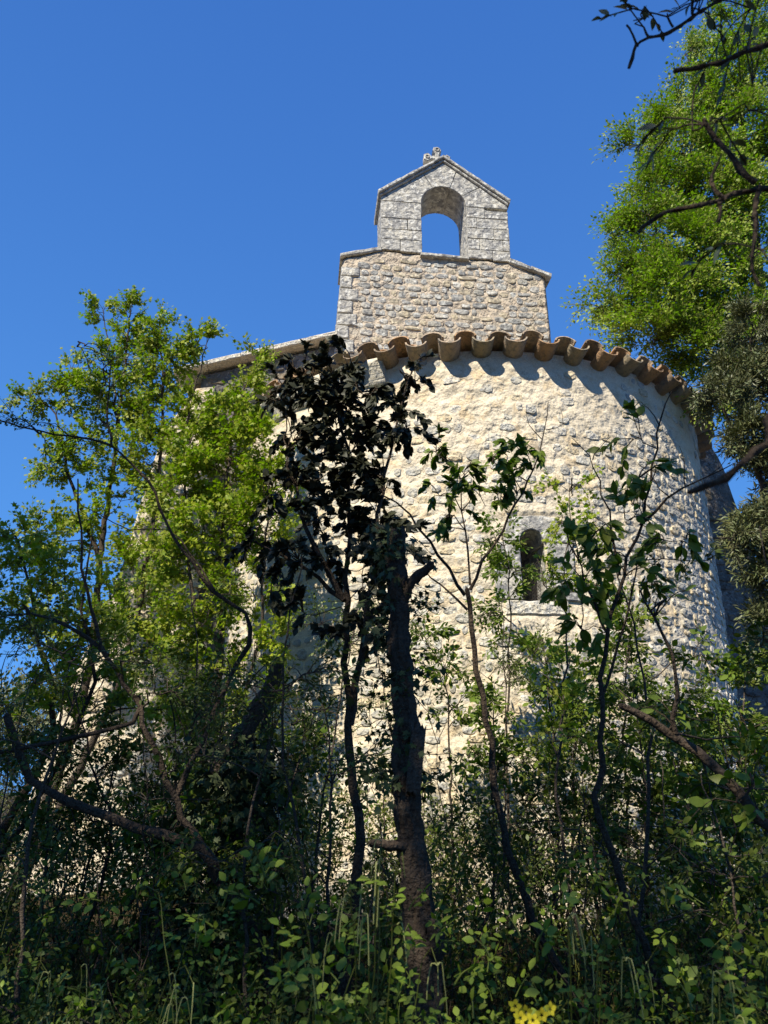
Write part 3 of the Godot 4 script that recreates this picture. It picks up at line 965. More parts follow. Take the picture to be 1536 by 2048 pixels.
func build_trees() -> void:
	# --- sunlit maples at the left flank of the chapel
	var b := B(-3.75, -8.4)
	tree("maple_tree", "tall sunlit maple with yellow-green crown left of the chapel", "tree", b, [
		[[b, Vector3(-3.218, 2.522, -8.4), Vector3(-3.228, 4.077, -8.4), Vector3(-3.223, 5.713, -8.4), Vector3(-3.252, 7.42, -8.4)], 0.07, 0.008],
		[[b, Vector3(-2.85, 2.614, -8.3), Vector3(-2.621, 4.251, -8.2), Vector3(-2.621, 5.68, -8.2), Vector3(-2.796, 7.135, -8.2)], 0.055, 0.008],
		[[Vector3(-3.228, 4.077, -8.4), Vector3(-3.662, 5.018, -8.3), Vector3(-3.961, 5.864, -8.3), Vector3(-4.299, 6.101, -8.3)], 0.03, 0.006],
		[[Vector3(-2.621, 4.251, -8.2), Vector3(-2.321, 5.566, -8.1), Vector3(-2.179, 6.711, -8.1)], 0.025, 0.005],
		[[Vector3(-3.223, 5.713, -8.4), Vector3(-3.424, 6.599, -8.5), Vector3(-3.661, 7.49, -8.5)], 0.02, 0.004]], [
		[Vector3(-3.248, 7.383, -8.4), Vector3(0.141, 0.243, 0.196), 11], [Vector3(-3.634, 7.429, -8.5), Vector3(0.13, 0.218, 0.177), 10], [Vector3(-2.831, 6.99, -8.2), Vector3(0.149, 0.248, 0.201), 12], [Vector3(-3.229, 6.828, -8.4), Vector3(0.346, 0.33, 0.294), 34], [Vector3(-2.671, 6.492, -8.2), Vector3(0.378, 0.384, 0.321), 44], [Vector3(-2.239, 6.711, -8.1), Vector3(0.183, 0.179, 0.155), 12],
		[Vector3(-3.241, 6.12, -8.4), Vector3(0.491, 0.387, 0.417), 48], [Vector3(-2.605, 5.812, -8.2), Vector3(0.476, 0.375, 0.404), 50], [Vector3(-3.748, 6.067, -8.3), Vector3(0.334, 0.217, 0.284), 22], [Vector3(-4.233, 6.067, -8.3), Vector3(0.243, 0.14, 0.206), 14], [Vector3(-3.82, 6.541, -8.4), Vector3(0.162, 0.17, 0.138), 9],
		[Vector3(-3.479, 5.402, -8.3), Vector3(0.503, 0.342, 0.427), 36], [Vector3(-2.749, 5.209, -8.3), Vector3(0.499, 0.37, 0.424), 38], [Vector3(-3.865, 5.209, -8.3), Vector3(0.294, 0.247, 0.25), 14], [Vector3(-3.093, 4.645, -8.3), Vector3(0.575, 0.362, 0.489), 34], [Vector3(-3.729, 4.283, -8.3), Vector3(0.51, 0.327, 0.434), 28], [Vector3(-2.744, 3.846, -8.2), Vector3(0.496, 0.405, 0.421), 30], [Vector3(-3.506, 3.399, -8.2), Vector3(0.541, 0.398, 0.46), 26]],
		{"leaf": "maple", "size": 1.0, "sprays": 7, "wood": "bark"}, "maples beside the apse")
	b = B(-2.0, -7.0)
	tree("maple_tree", "bright yellow-green young maple in front of the apse's left side", "tree", b, [
		[[b, Vector3(-1.503, 2.368, -7.0), Vector3(-1.561, 3.763, -7.0), Vector3(-1.505, 5.083, -7.0), Vector3(-1.346, 5.836, -7.0)], 0.045, 0.005],
		[[b, Vector3(-1.205, 2.588, -7.0), Vector3(-1.116, 3.732, -6.9), Vector3(-1.089, 4.6, -6.9)], 0.03, 0.005],
		[[Vector3(-1.503, 2.368, -7.0), Vector3(-1.825, 3.517, -7.0), Vector3(-1.962, 4.536, -7.0), Vector3(-1.895, 5.247, -7.1)], 0.025, 0.005]], [
		[Vector3(-1.296, 5.776, -7.1), Vector3(0.095, 0.221, 0.179), 10], [Vector3(-1.39, 5.421, -7.1), Vector3(0.176, 0.218, 0.176), 20], [Vector3(-1.604, 5.133, -7.1), Vector3(0.307, 0.269, 0.261), 34], [Vector3(-1.867, 4.908, -7.1), Vector3(0.304, 0.32, 0.259), 36], [Vector3(-1.341, 4.861, -7.0), Vector3(0.3, 0.263, 0.255), 36], [Vector3(-1.081, 4.442, -6.9), Vector3(0.233, 0.305, 0.247), 34], [Vector3(-1.613, 4.483, -7.0), Vector3(0.393, 0.31, 0.334), 46],
		[Vector3(-2.021, 4.363, -7.1), Vector3(0.297, 0.312, 0.253), 28], [Vector3(-1.177, 3.98, -6.9), Vector3(0.332, 0.299, 0.282), 36], [Vector3(-1.663, 3.863, -7.0), Vector3(0.43, 0.301, 0.366), 40], [Vector3(-2.104, 3.693, -7.1), Vector3(0.288, 0.303, 0.245), 22], [Vector3(-1.234, 3.347, -6.9), Vector3(0.368, 0.29, 0.313), 24], [Vector3(-1.703, 3.182, -7.0), Vector3(0.417, 0.34, 0.354), 28], [Vector3(-0.934, 2.84, -6.9), Vector3(0.225, 0.283, 0.229), 14], [Vector3(-1.996, 2.858, -7.0), Vector3(0.365, 0.335, 0.31), 24], [Vector3(-1.368, 2.618, -6.9), Vector3(0.355, 0.326, 0.302), 20], [Vector3(-2.455, 3.131, -7.2), Vector3(0.332, 0.348, 0.282), 18], [Vector3(-1.686, 2.187, -6.9), Vector3(0.391, 0.274, 0.332), 16], [Vector3(-1.037, 2.229, -6.9), Vector3(0.261, 0.274, 0.222), 12]],
		{"leaf": "maple", "size": 0.95, "sprays": 7, "wood": "bark"}, "maples beside the apse")
	b = B(-3.0, -5.4)
	tree("maple_tree", "shaded dark green maple at the left edge, below the sunlit one", "tree", b, [
		[[b, Vector3(-2.277, 1.864, -5.4), Vector3(-2.476, 2.712, -5.4), Vector3(-2.685, 3.346, -5.4)], 0.045, 0.006],
		[[b, Vector3(-1.987, 2.011, -5.2), Vector3(-2.083, 2.846, -5.2), Vector3(-2.088, 3.281, -5.2)], 0.03, 0.005]], [
		[Vector3(-2.672, 3.269, -5.4), Vector3(0.22, 0.193, 0.187), 16], [Vector3(-2.332, 2.978, -5.3), Vector3(0.284, 0.223, 0.241), 20], [Vector3(-2.665, 2.784, -5.4), Vector3(0.214, 0.224, 0.182), 16], [Vector3(-1.987, 2.775, -5.2), Vector3(0.241, 0.217, 0.205), 18], [Vector3(-2.334, 2.518, -5.3), Vector3(0.31, 0.217, 0.263), 18], [Vector3(-1.746, 2.467, -5.2), Vector3(0.27, 0.212, 0.229), 16], [Vector3(-2.374, 2.116, -5.3), Vector3(0.302, 0.211, 0.257), 14], [Vector3(-1.943, 2.171, -5.2), Vector3(0.264, 0.208, 0.225), 14], [Vector3(-1.54, 2.106, -5.2), Vector3(0.23, 0.207, 0.196), 12]],
		{"leaf": "maple", "size": 0.85, "sprays": 5, "wood": "dark_bark"}, "maples beside the apse")
	# --- the big tree on the right and the silvery one before it
	b = B(6.2, -8.2)
	tree("hackberry_tree", "tall sunlit hackberry with small bright leaves right of the apse roof", "tree", b, [
		[[b, Vector3(6.0, 4.0, -8.2), Vector3(4.867, 6.703, -8.2), Vector3(4.873, 9.005, -8.2), Vector3(5.155, 11.355, -8.3), Vector3(5.619, 13.312, -8.3)], 0.14, 0.02],
		[[Vector3(4.867, 6.703, -8.2), Vector3(4.196, 7.288, -8.0), Vector3(3.44, 7.143, -8.0), Vector3(2.691, 7.0, -8.0)], 0.05, 0.005],
		[[Vector3(4.92, 7.732, -8.2), Vector3(4.015, 8.19, -8.0), Vector3(3.284, 8.184, -7.9)], 0.045, 0.005],
		[[Vector3(4.873, 9.005, -8.2), Vector3(4.198, 9.488, -8.0), Vector3(3.554, 9.658, -8.0)], 0.04, 0.005],
		[[Vector3(5.015, 10.306, -8.2), Vector3(4.51, 10.724, -8.0), Vector3(4.252, 11.382, -8.0)], 0.03, 0.005]], [
		[Vector3(5.022, 11.238, -8.2), Vector3(0.572, 0.451, 0.486), 66], [Vector3(4.52, 11.504, -8.1), Vector3(0.257, 0.255, 0.219), 18], [Vector3(5.414, 12.329, -8.2), Vector3(0.518, 0.466, 0.44), 46], [Vector3(4.318, 10.561, -8.1), Vector3(0.417, 0.364, 0.354), 46], [Vector3(4.857, 10.022, -8.1), Vector3(0.614, 0.501, 0.522), 84], [Vector3(3.808, 10.094, -8.0), Vector3(0.244, 0.213, 0.207), 18], [Vector3(4.01, 9.573, -8.0), Vector3(0.533, 0.35, 0.453), 60], [Vector3(3.353, 9.658, -8.0), Vector3(0.227, 0.126, 0.193), 9],
		[Vector3(3.67, 8.987, -8.0), Vector3(0.405, 0.274, 0.344), 38], [Vector3(4.299, 8.824, -8.0), Vector3(0.584, 0.409, 0.497), 84], [Vector3(4.826, 8.59, -8.1), Vector3(0.455, 0.546, 0.442), 66], [Vector3(3.374, 8.417, -7.9), Vector3(0.355, 0.226, 0.302), 30], [Vector3(3.036, 8.223, -7.9), Vector3(0.227, 0.172, 0.193), 12], [Vector3(3.881, 7.955, -7.9), Vector3(0.562, 0.328, 0.477), 70], [Vector3(3.231, 7.729, -7.9), Vector3(0.347, 0.221, 0.295), 26], [Vector3(2.883, 7.655, -7.9), Vector3(0.185, 0.104, 0.157), 7],
		[Vector3(3.475, 7.217, -7.9), Vector3(0.547, 0.281, 0.465), 58], [Vector3(4.207, 7.361, -8.0), Vector3(0.555, 0.389, 0.472), 78], [Vector3(2.956, 7.201, -8.0), Vector3(0.368, 0.129, 0.313), 16], [Vector3(2.617, 7.179, -8.0), Vector3(0.184, 0.077, 0.156), 6], [Vector3(3.174, 6.723, -7.9), Vector3(0.477, 0.226, 0.406), 38], [Vector3(3.751, 6.585, -7.9), Vector3(0.534, 0.312, 0.454), 60], [Vector3(4.411, 6.718, -8.0), Vector3(0.362, 0.443, 0.359), 56], [Vector3(3.956, 5.982, -7.9), Vector3(0.29, 0.305, 0.247), 26]],
		{"leaf": "hackberry", "size": 1.0, "sprays": 10, "wood": "bark"})
	b = B(3.9, -6.3)
	tree("wild_olive_tree", "silvery olive tree with narrow grey-green leaves at the right edge", "tree", b, [
		[[b, Vector3(3.22, 1.908, -6.3), Vector3(3.299, 3.298, -6.2), Vector3(3.226, 4.394, -6.1), Vector3(3.363, 5.502, -6.1)], 0.07, 0.01],
		[[Vector3(3.299, 3.298, -6.2), Vector3(2.951, 3.497, -6.0), Vector3(2.757, 3.561, -6.0)], 0.03, 0.005],
		[[Vector3(3.231, 4.159, -6.1), Vector3(2.996, 4.586, -6.0), Vector3(2.909, 4.878, -6.0)], 0.03, 0.005]], [
		[Vector3(3.427, 5.609, -6.1), Vector3(0.231, 0.242, 0.196), 22], [Vector3(3.25, 5.085, -6.1), Vector3(0.27, 0.236, 0.23), 34], [Vector3(2.99, 4.829, -6.0), Vector3(0.175, 0.166, 0.149), 20], [Vector3(3.181, 4.442, -6.0), Vector3(0.258, 0.199, 0.219), 34], [Vector3(3.386, 4.112, -6.1), Vector3(0.189, 0.27, 0.219), 28], [Vector3(3.011, 3.54, -6.0), Vector3(0.205, 0.146, 0.174), 24], [Vector3(3.211, 3.626, -6.0), Vector3(0.206, 0.216, 0.175), 34], [Vector3(3.15, 3.16, -6.0), Vector3(0.185, 0.185, 0.157), 28], [Vector3(3.151, 2.776, -6.1), Vector3(0.175, 0.251, 0.203), 28]],
		{"leaf": "olive", "size": 1.0, "sprays": 11, "wood": "bark"})
	b = B(2.9, -5.6)
	var bush := tree("dogwood_bush", "sunlit dogwood bush with pale green leaves and cream flower heads, lower right", "bush", b, [
		[[b, Vector3(2.496, 1.548, -5.6), Vector3(2.506, 2.043, -5.6), Vector3(2.639, 2.426, -5.6)], 0.02, 0.004],
		[[b, Vector3(2.208, 1.487, -5.5), Vector3(2.143, 1.74, -5.5), Vector3(2.025, 1.869, -5.5)], 0.015, 0.004]], [
		[Vector3(2.633, 2.39, -5.6), Vector3(0.13, 0.151, 0.122), 12], [Vector3(2.471, 2.043, -5.6), Vector3(0.211, 0.148, 0.18), 18], [Vector3(2.613, 1.841, -5.6), Vector3(0.174, 0.146, 0.148), 16], [Vector3(2.157, 1.837, -5.5), Vector3(0.15, 0.093, 0.128), 12], [Vector3(2.26, 1.612, -5.5), Vector3(0.202, 0.141, 0.172), 20], [Vector3(2.509, 1.421, -5.6), Vector3(0.203, 0.178, 0.172), 16], [Vector3(2.02, 1.58, -5.5), Vector3(0.134, 0.106, 0.114), 8]],
		{"leaf": "dogwood", "size": 0.8, "sprays": 5, "wood": "bark", "light": Vector3(-0.2, 0.9, 0.3)})
	for k in 18:
		var q: Vector3 = [Vector3(2.569, 2.446, -5.5), Vector3(2.443, 2.193, -5.4), Vector3(2.109, 1.91, -5.35), Vector3(2.305, 1.961, -5.4), Vector3(2.142, 1.673, -5.35), Vector3(2.518, 2.027, -5.4)][k % 6]
		var hd := part("flower_head", leaves["head"][0], bush)
		hd.transform = Transform3D(Basis(Vector3.UP, rr(0, TAU)), q - b + rvec() * 0.12)
	b = B(-1.9, -5.0)
	tree("hazel_bush", "dark leafy hazel bush filling the lower left of the thicket", "bush", b, [
		[[b, Vector3(-1.634, 1.274, -5.0), Vector3(-1.821, 1.786, -5.0), Vector3(-1.972, 2.211, -5.0)], 0.018, 0.004],
		[[b, Vector3(-1.312, 1.329, -5.0), Vector3(-1.3, 1.845, -5.0), Vector3(-1.366, 2.211, -5.0)], 0.016, 0.004],
		[[b, Vector3(-1.071, 1.227, -4.9), Vector3(-0.897, 1.667, -4.9)], 0.014, 0.004]], [
		[Vector3(-2.13, 1.786, -5.0), Vector3(0.279, 0.163, 0.237), 14], [Vector3(-1.774, 1.905, -5.0), Vector3(0.25, 0.197, 0.212), 14], [Vector3(-1.35, 1.727, -5.0), Vector3(0.277, 0.194, 0.236), 14], [Vector3(-1.957, 1.441, -5.0), Vector3(0.332, 0.19, 0.282), 18], [Vector3(-1.501, 1.413, -5.0), Vector3(0.301, 0.19, 0.256), 18], [Vector3(-1.03, 1.444, -4.9), Vector3(0.266, 0.217, 0.226), 16], [Vector3(-0.621, 1.555, -4.9), Vector3(0.239, 0.219, 0.203), 12], [Vector3(-0.451, 1.84, -4.9), Vector3(0.183, 0.192, 0.155), 8]],
		{"leaf": "thicket", "size": 0.9, "sprays": 5, "wood": "dark_bark", "limb": 0.6, "light": Vector3(-0.1, 0.95, 0.3)})
	b = B(1.6, -5.2)
	tree("hazel_bush", "dark leafy hazel bush filling the lower right of the thicket", "bush", b, [
		[[b, Vector3(1.278, 1.261, -5.2), Vector3(1.22, 1.671, -5.2)], 0.016, 0.004], [[b, Vector3(1.619, 1.261, -5.2), Vector3(1.78, 1.552, -5.2)], 0.016, 0.004]], [
		[Vector3(0.988, 1.552, -5.2), Vector3(0.253, 0.166, 0.215), 12], [Vector3(1.316, 1.671, -5.2), Vector3(0.255, 0.168, 0.217), 12], [Vector3(1.649, 1.522, -5.2), Vector3(0.284, 0.166, 0.242), 14], [Vector3(1.976, 1.376, -5.2), Vector3(0.281, 0.164, 0.239), 14], [Vector3(1.197, 1.324, -5.1), Vector3(0.305, 0.16, 0.26), 14], [Vector3(0.589, 1.38, -5.1), Vector3(0.276, 0.161, 0.235), 12], [Vector3(1.612, 1.212, -5.1), Vector3(0.303, 0.159, 0.258), 14]],
		{"leaf": "thicket", "size": 0.9, "sprays": 5, "wood": "dark_bark", "limb": 0.6, "light": Vector3(-0.1, 0.95, 0.3)})
	# --- sunlit saplings close against the wall
	var n := 0
	for s in [[Vector3(0.898, 0.985, -6.3), [[Vector3(0.898, 0.985, -6.3), Vector3(0.978, 2.098, -6.3), Vector3(1.055, 3.109, -6.3), Vector3(1.024, 3.727, -6.3)]], [[Vector3(0.998, 3.637, -6.3), Vector3(0.172, 0.208, 0.168), 14], [Vector3(1.064, 3.282, -6.3), Vector3(0.211, 0.177, 0.179), 14], [Vector3(0.881, 2.982, -6.3), Vector3(0.183, 0.175, 0.155), 10], [Vector3(1.074, 2.732, -6.3), Vector3(0.164, 0.172, 0.139), 8]], "lit pale green sapling just left of the window slit"],
		[Vector3(1.779, 0.995, -6.2), [[Vector3(1.779, 0.995, -6.2), Vector3(1.858, 1.904, -6.2), Vector3(1.948, 2.554, -6.2), Vector3(2.042, 3.043, -6.2)]], [[Vector3(2.021, 2.96, -6.2), Vector3(0.188, 0.155, 0.16), 14], [Vector3(1.896, 2.634, -6.2), Vector3(0.241, 0.169, 0.205), 16], [Vector3(1.938, 2.28, -6.2), Vector3(0.276, 0.165, 0.234), 14], [Vector3(1.789, 1.978, -6.2), Vector3(0.232, 0.163, 0.197), 12]], "lit pale green sapling against the wall right of the window slit"],
		[Vector3(0.501, 0.995, -6.2), [[Vector3(0.501, 0.995, -6.2), Vector3(0.509, 1.904, -6.2), Vector3(0.487, 2.514, -6.2)]], [[Vector3(0.486, 2.475, -6.2), Vector3(0.175, 0.142, 0.149), 10], [Vector3(0.371, 2.714, -6.2), Vector3(0.137, 0.17, 0.137), 8], [Vector3(0.557, 2.204, -6.2), Vector3(0.196, 0.148, 0.167), 8]], "low pale green sapling against the wall beside the dead trunk"],
		[Vector3(1.224, 1.024, -5.9), [[Vector3(1.224, 1.024, -5.9), Vector3(1.239, 1.681, -5.9), Vector3(1.245, 2.247, -5.9), Vector3(1.22, 2.699, -5.9)], [Vector3(1.239, 1.216, -5.9), Vector3(1.402, 1.889, -5.9), Vector3(1.52, 2.395, -5.9)]], [[Vector3(1.215, 2.622, -5.9), Vector3(0.176, 0.145, 0.15), 11], [Vector3(1.282, 2.247, -5.9), Vector3(0.225, 0.157, 0.191), 13], [Vector3(1.492, 2.284, -5.9), Vector3(0.188, 0.158, 0.16), 11], [Vector3(1.368, 1.924, -5.9), Vector3(0.257, 0.154, 0.219), 13]], "two-stemmed pale green sapling under the window slit"],
		[Vector3(1.989, 1.024, -5.9), [[Vector3(1.989, 1.024, -5.9), Vector3(2.09, 1.681, -5.9), Vector3(2.098, 2.174, -5.9)]], [[Vector3(2.093, 2.138, -5.9), Vector3(0.149, 0.117, 0.127), 8], [Vector3(1.944, 1.819, -5.9), Vector3(0.219, 0.153, 0.186), 12], [Vector3(2.181, 1.681, -5.9), Vector3(0.181, 0.152, 0.154), 10]], "short pale green sapling near the apse's right edge"],
		[Vector3(0.7, 1.054, -5.6), [[Vector3(0.7, 1.054, -5.6), Vector3(0.746, 1.677, -5.6), Vector3(0.786, 2.145, -5.6)]], [[Vector3(0.786, 2.145, -5.6), Vector3(0.177, 0.149, 0.151), 11], [Vector3(0.667, 1.841, -5.6), Vector3(0.209, 0.146, 0.177), 12], [Vector3(0.905, 1.742, -5.6), Vector3(0.207, 0.145, 0.176), 12]], "bushy pale green sapling between dead trunk and window slit"]]:
		var st := []
		for q in s[1]:
			var pts: Array = q
			pts[0] = B(pts[0].x, pts[0].z)
			st.append([pts, 0.016, 0.004])
		tree("dogwood_sapling", s[3], "sapling", B(s[0].x, s[0].z), st, s[2], {"leaf": "dogwood", "size": 0.72, "sprays": 5, "light": Vector3(-0.2, 0.9, 0.3)}, "saplings in front of the apse")
	# --- the dark evergreen before the left half of the apse
	b = B(-0.25, -3.8)
	tree("evergreen_tree", "nearly black evergreen oak with leathery leaves standing before the apse", "tree", b, [
		[[b, Vector3(-0.119, 1.25, -3.8), Vector3(-0.162, 1.9, -3.8), Vector3(-0.197, 2.51, -3.8), Vector3(-0.182, 3.194, -3.8), Vector3(-0.303, 3.771, -3.8)], 0.035, 0.006],
		[[Vector3(-0.162, 1.9, -3.8), Vector3(-0.081, 2.486, -3.7), Vector3(0.005, 3.152, -3.7), Vector3(0.142, 3.714, -3.7)], 0.02, 0.004],
		[[Vector3(-0.197, 2.51, -3.8), Vector3(-0.413, 2.911, -3.8), Vector3(-0.539, 3.4, -3.8)], 0.018, 0.004],
		[[Vector3(-0.197, 2.51, -3.8), Vector3(-0.442, 2.723, -3.9), Vector3(-0.714, 2.861, -3.9)], 0.014, 0.004]], [
		[Vector3(-0.473, 3.819, -3.8), Vector3(0.135, 0.089, 0.115), 16], [Vector3(-0.247, 3.771, -3.8), Vector3(0.123, 0.088, 0.105), 15], [Vector3(-0.355, 3.645, -3.8), Vector3(0.222, 0.128, 0.189), 40], [Vector3(-0.076, 3.622, -3.7), Vector3(0.136, 0.097, 0.115), 18], [Vector3(0.142, 3.714, -3.7), Vector3(0.071, 0.063, 0.06), 8], [Vector3(-0.192, 3.867, -3.8), Vector3(0.073, 0.053, 0.062), 6], [Vector3(-0.564, 3.645, -3.8), Vector3(0.083, 0.105, 0.085), 10],
		[Vector3(-0.24, 3.43, -3.8), Vector3(0.273, 0.132, 0.232), 48], [Vector3(0.085, 3.412, -3.7), Vector3(0.117, 0.123, 0.1), 18], [Vector3(-0.485, 3.4, -3.8), Vector3(0.136, 0.126, 0.116), 18], [Vector3(-0.343, 3.194, -3.8), Vector3(0.268, 0.129, 0.227), 40], [Vector3(-0.073, 3.124, -3.7), Vector3(0.172, 0.12, 0.146), 26], [Vector3(-0.591, 3.079, -3.8), Vector3(0.117, 0.111, 0.099), 10], [Vector3(-0.309, 2.938, -3.8), Vector3(0.262, 0.11, 0.223), 30], [Vector3(-0.02, 2.876, -3.7), Vector3(0.142, 0.123, 0.121), 20], [Vector3(-0.66, 2.861, -3.9), Vector3(0.107, 0.101, 0.091), 9], [Vector3(-0.432, 2.72, -3.8), Vector3(0.18, 0.108, 0.153), 16], [Vector3(-0.123, 2.667, -3.8), Vector3(0.205, 0.134, 0.174), 18],
		[Vector3(-0.321, 2.433, -3.8), Vector3(0.201, 0.132, 0.17), 14], [Vector3(-0.019, 2.338, -3.7), Vector3(0.121, 0.153, 0.124), 14], [Vector3(-0.541, 2.587, -3.9), Vector3(0.13, 0.109, 0.111), 7], [Vector3(0.039, 2.659, -3.35), Vector3(0.078, 0.072, 0.066), 12], [Vector3(0.005, 2.484, -3.4), Vector3(0.077, 0.096, 0.077), 10]],
		{"leaf": "evergreen", "single": 0.049, "sprays": 21, "wood": "dark_bark", "limb": 0.6})
	# --- saplings with large drooping leaves, right half
	b = B(1.15, -4.1)
	tree("dogwood_sapling", "forked sapling with a dark rounded crown left of the window slit", "sapling", b, [
		[[b, Vector3(0.676, 1.113, -4.1), Vector3(0.589, 1.515, -4.1), Vector3(0.527, 1.949, -4.1), Vector3(0.476, 2.417, -4.1), Vector3(0.438, 2.638, -4.1)], 0.027, 0.013],
		[[Vector3(0.442, 2.61, -4.1), Vector3(0.311, 2.838, -4.1), Vector3(0.147, 3.074, -4.1), Vector3(0.006, 3.196, -4.1)], 0.011, 0.004],
		[[Vector3(0.471, 2.638, -4.1), Vector3(0.599, 2.88, -4.05), Vector3(0.728, 3.097, -4.0), Vector3(0.853, 3.308, -4.0), Vector3(0.925, 3.527, -4.0), Vector3(0.97, 3.753, -4.0)], 0.010, 0.002],
		[[Vector3(0.472, 2.666, -4.1), Vector3(0.461, 3.001, -4.15), Vector3(0.429, 3.309, -4.15)], 0.007, 0.003],
		[[Vector3(0.453, 2.527, -4.1), Vector3(0.307, 2.666, -4.1), Vector3(0.226, 2.751, -4.1)], 0.008, 0.003],
		[[Vector3(0.908, 3.495, -4.0), Vector3(0.843, 3.59, -4.0), Vector3(0.844, 3.703, -4.0)], 0.003, 0.001], [[Vector3(0.933, 3.558, -4.0), Vector3(1.03, 3.59, -4.0), Vector3(1.025, 3.703, -4.0)], 0.003, 0.001]], [
		[Vector3(0.298, 3.462, -4.1), Vector3(0.105, 0.08, 0.089), 6], [Vector3(0.467, 3.288, -4.1), Vector3(0.161, 0.103, 0.137), 12], [Vector3(0.684, 3.324, -4.0), Vector3(0.158, 0.101, 0.135), 12], [Vector3(0.575, 3.135, -4.1), Vector3(0.159, 0.102, 0.135), 8], [Vector3(0.32, 3.196, -4.1), Vector3(0.114, 0.09, 0.097), 5], [Vector3(0.831, 3.401, -4.0), Vector3(0.085, 0.078, 0.073), 5], [Vector3(0.373, 3.044, -4.1), Vector3(0.113, 0.077, 0.096), 5], [Vector3(0.701, 3.127, -4.0), Vector3(0.1, 0.088, 0.085), 6]],
		{"leaf": "dogwood", "single": 0.055, "sprays": 15, "limb": 0.6, "wood": "dark_bark"}, "saplings in front of the apse")
	b = B(1.38, -3.4)
	tree("dogwood_sapling", "tall thin dark sapling with large drooping leaves right of the window", "sapling", b, [
		[[b, Vector3(0.923, 1.341, -3.4), Vector3(0.908, 1.706, -3.4), Vector3(0.929, 1.973, -3.4), Vector3(0.994, 2.256, -3.4), Vector3(1.09, 2.531, -3.4), Vector3(1.212, 2.798, -3.4), Vector3(1.299, 3.078, -3.4), Vector3(1.353, 3.319, -3.4), Vector3(1.439, 3.472, -3.4)], 0.022, 0.003],
		[[Vector3(1.349, 3.292, -3.4), Vector3(1.317, 3.388, -3.4), Vector3(1.284, 3.43, -3.4)], 0.003, 0.0012],
		[[Vector3(1.078, 2.531, -3.4), Vector3(1.066, 2.748, -3.4), Vector3(1.02, 3.0, -3.4), Vector3(0.996, 3.131, -3.4), Vector3(0.932, 3.224, -3.4)], 0.006, 0.0015],
		[[Vector3(1.006, 3.104, -3.4), Vector3(1.074, 3.184, -3.4), Vector3(1.094, 3.265, -3.4)], 0.003, 0.001],
		[[Vector3(1.197, 2.773, -3.4), Vector3(1.315, 2.872, -3.3), Vector3(1.465, 2.959, -3.3), Vector3(1.641, 3.047, -3.3)], 0.008, 0.002],
		[[Vector3(1.315, 2.872, -3.3), Vector3(1.257, 2.959, -3.3), Vector3(1.194, 3.022, -3.3)], 0.003, 0.001], [[Vector3(1.391, 2.922, -3.3), Vector3(1.418, 3.035, -3.3), Vector3(1.396, 3.137, -3.3)], 0.003, 0.001], [[Vector3(1.465, 2.959, -3.3), Vector3(1.566, 3.009, -3.3), Vector3(1.616, 3.112, -3.3)], 0.003, 0.001],
		[[Vector3(0.994, 2.256, -3.4), Vector3(0.926, 2.607, -3.5), Vector3(0.881, 2.782, -3.5)], 0.007, 0.003], [[Vector3(0.933, 1.973, -3.4), Vector3(1.045, 2.211, -3.4), Vector3(1.092, 2.413, -3.3), Vector3(1.137, 2.62, -3.3)], 0.008, 0.003]], [
		[Vector3(1.235, 3.211, -3.4), Vector3(0.063, 0.056, 0.054), 4], [Vector3(1.223, 3.0, -3.4), Vector3(0.072, 0.085, 0.069), 6], [Vector3(1.165, 2.798, -3.4), Vector3(0.08, 0.074, 0.068), 5], [Vector3(0.984, 2.748, -3.4), Vector3(0.084, 0.073, 0.071), 5], [Vector3(0.95, 2.607, -3.5), Vector3(0.094, 0.074, 0.08), 6], [Vector3(1.129, 2.579, -3.4), Vector3(0.101, 0.072, 0.086), 5], [Vector3(0.845, 2.486, -3.5), Vector3(0.084, 0.088, 0.071), 5], [Vector3(1.043, 2.414, -3.4), Vector3(0.099, 0.071, 0.084), 5], [Vector3(1.312, 2.667, -3.3), Vector3(0.158, 0.033, 0.134), 6], [Vector3(1.196, 2.458, -3.3), Vector3(0.057, 0.046, 0.049), 2], [Vector3(0.896, 2.278, -3.4), Vector3(0.089, 0.094, 0.076), 5]],
		{"leaf": "dogwood", "single": 0.07, "sprays": 8, "limb": 0.5, "wood": "dark_bark"}, "saplings in front of the apse")
	b = B(1.15, -4.7)
	tree("maple_sapling", "straight slim maple sapling rising past the window's right edge", "sapling", b, [
		[[b, Vector3(0.991, 1.424, -4.7), Vector3(1.046, 1.971, -4.7), Vector3(1.128, 2.506, -4.7), Vector3(1.137, 2.887, -4.7), Vector3(1.196, 3.221, -4.7), Vector3(1.228, 3.536, -4.7)], 0.014, 0.002],
		[[Vector3(1.138, 2.631, -4.7), Vector3(1.012, 2.822, -4.7), Vector3(0.978, 3.019, -4.7)], 0.005, 0.002]], [
		[Vector3(1.221, 3.447, -4.7), Vector3(0.053, 0.076, 0.061), 4], [Vector3(1.177, 3.221, -4.7), Vector3(0.078, 0.088, 0.071), 6], [Vector3(1.186, 3.019, -4.7), Vector3(0.108, 0.087, 0.092), 6], [Vector3(1.078, 2.855, -4.7), Vector3(0.107, 0.099, 0.091), 6], [Vector3(1.295, 2.822, -4.7), Vector3(0.126, 0.086, 0.107), 6], [Vector3(1.058, 2.204, -4.7), Vector3(0.15, 0.126, 0.128), 7], [Vector3(1.063, 1.886, -4.7), Vector3(0.176, 0.123, 0.15), 8]],
		{"leaf": "maple", "size": 0.72, "sprays": 4, "wood": "bark"}, "saplings in front of the apse")
	# --- leaning and broken wood
	b = B(2.35, -2.6)
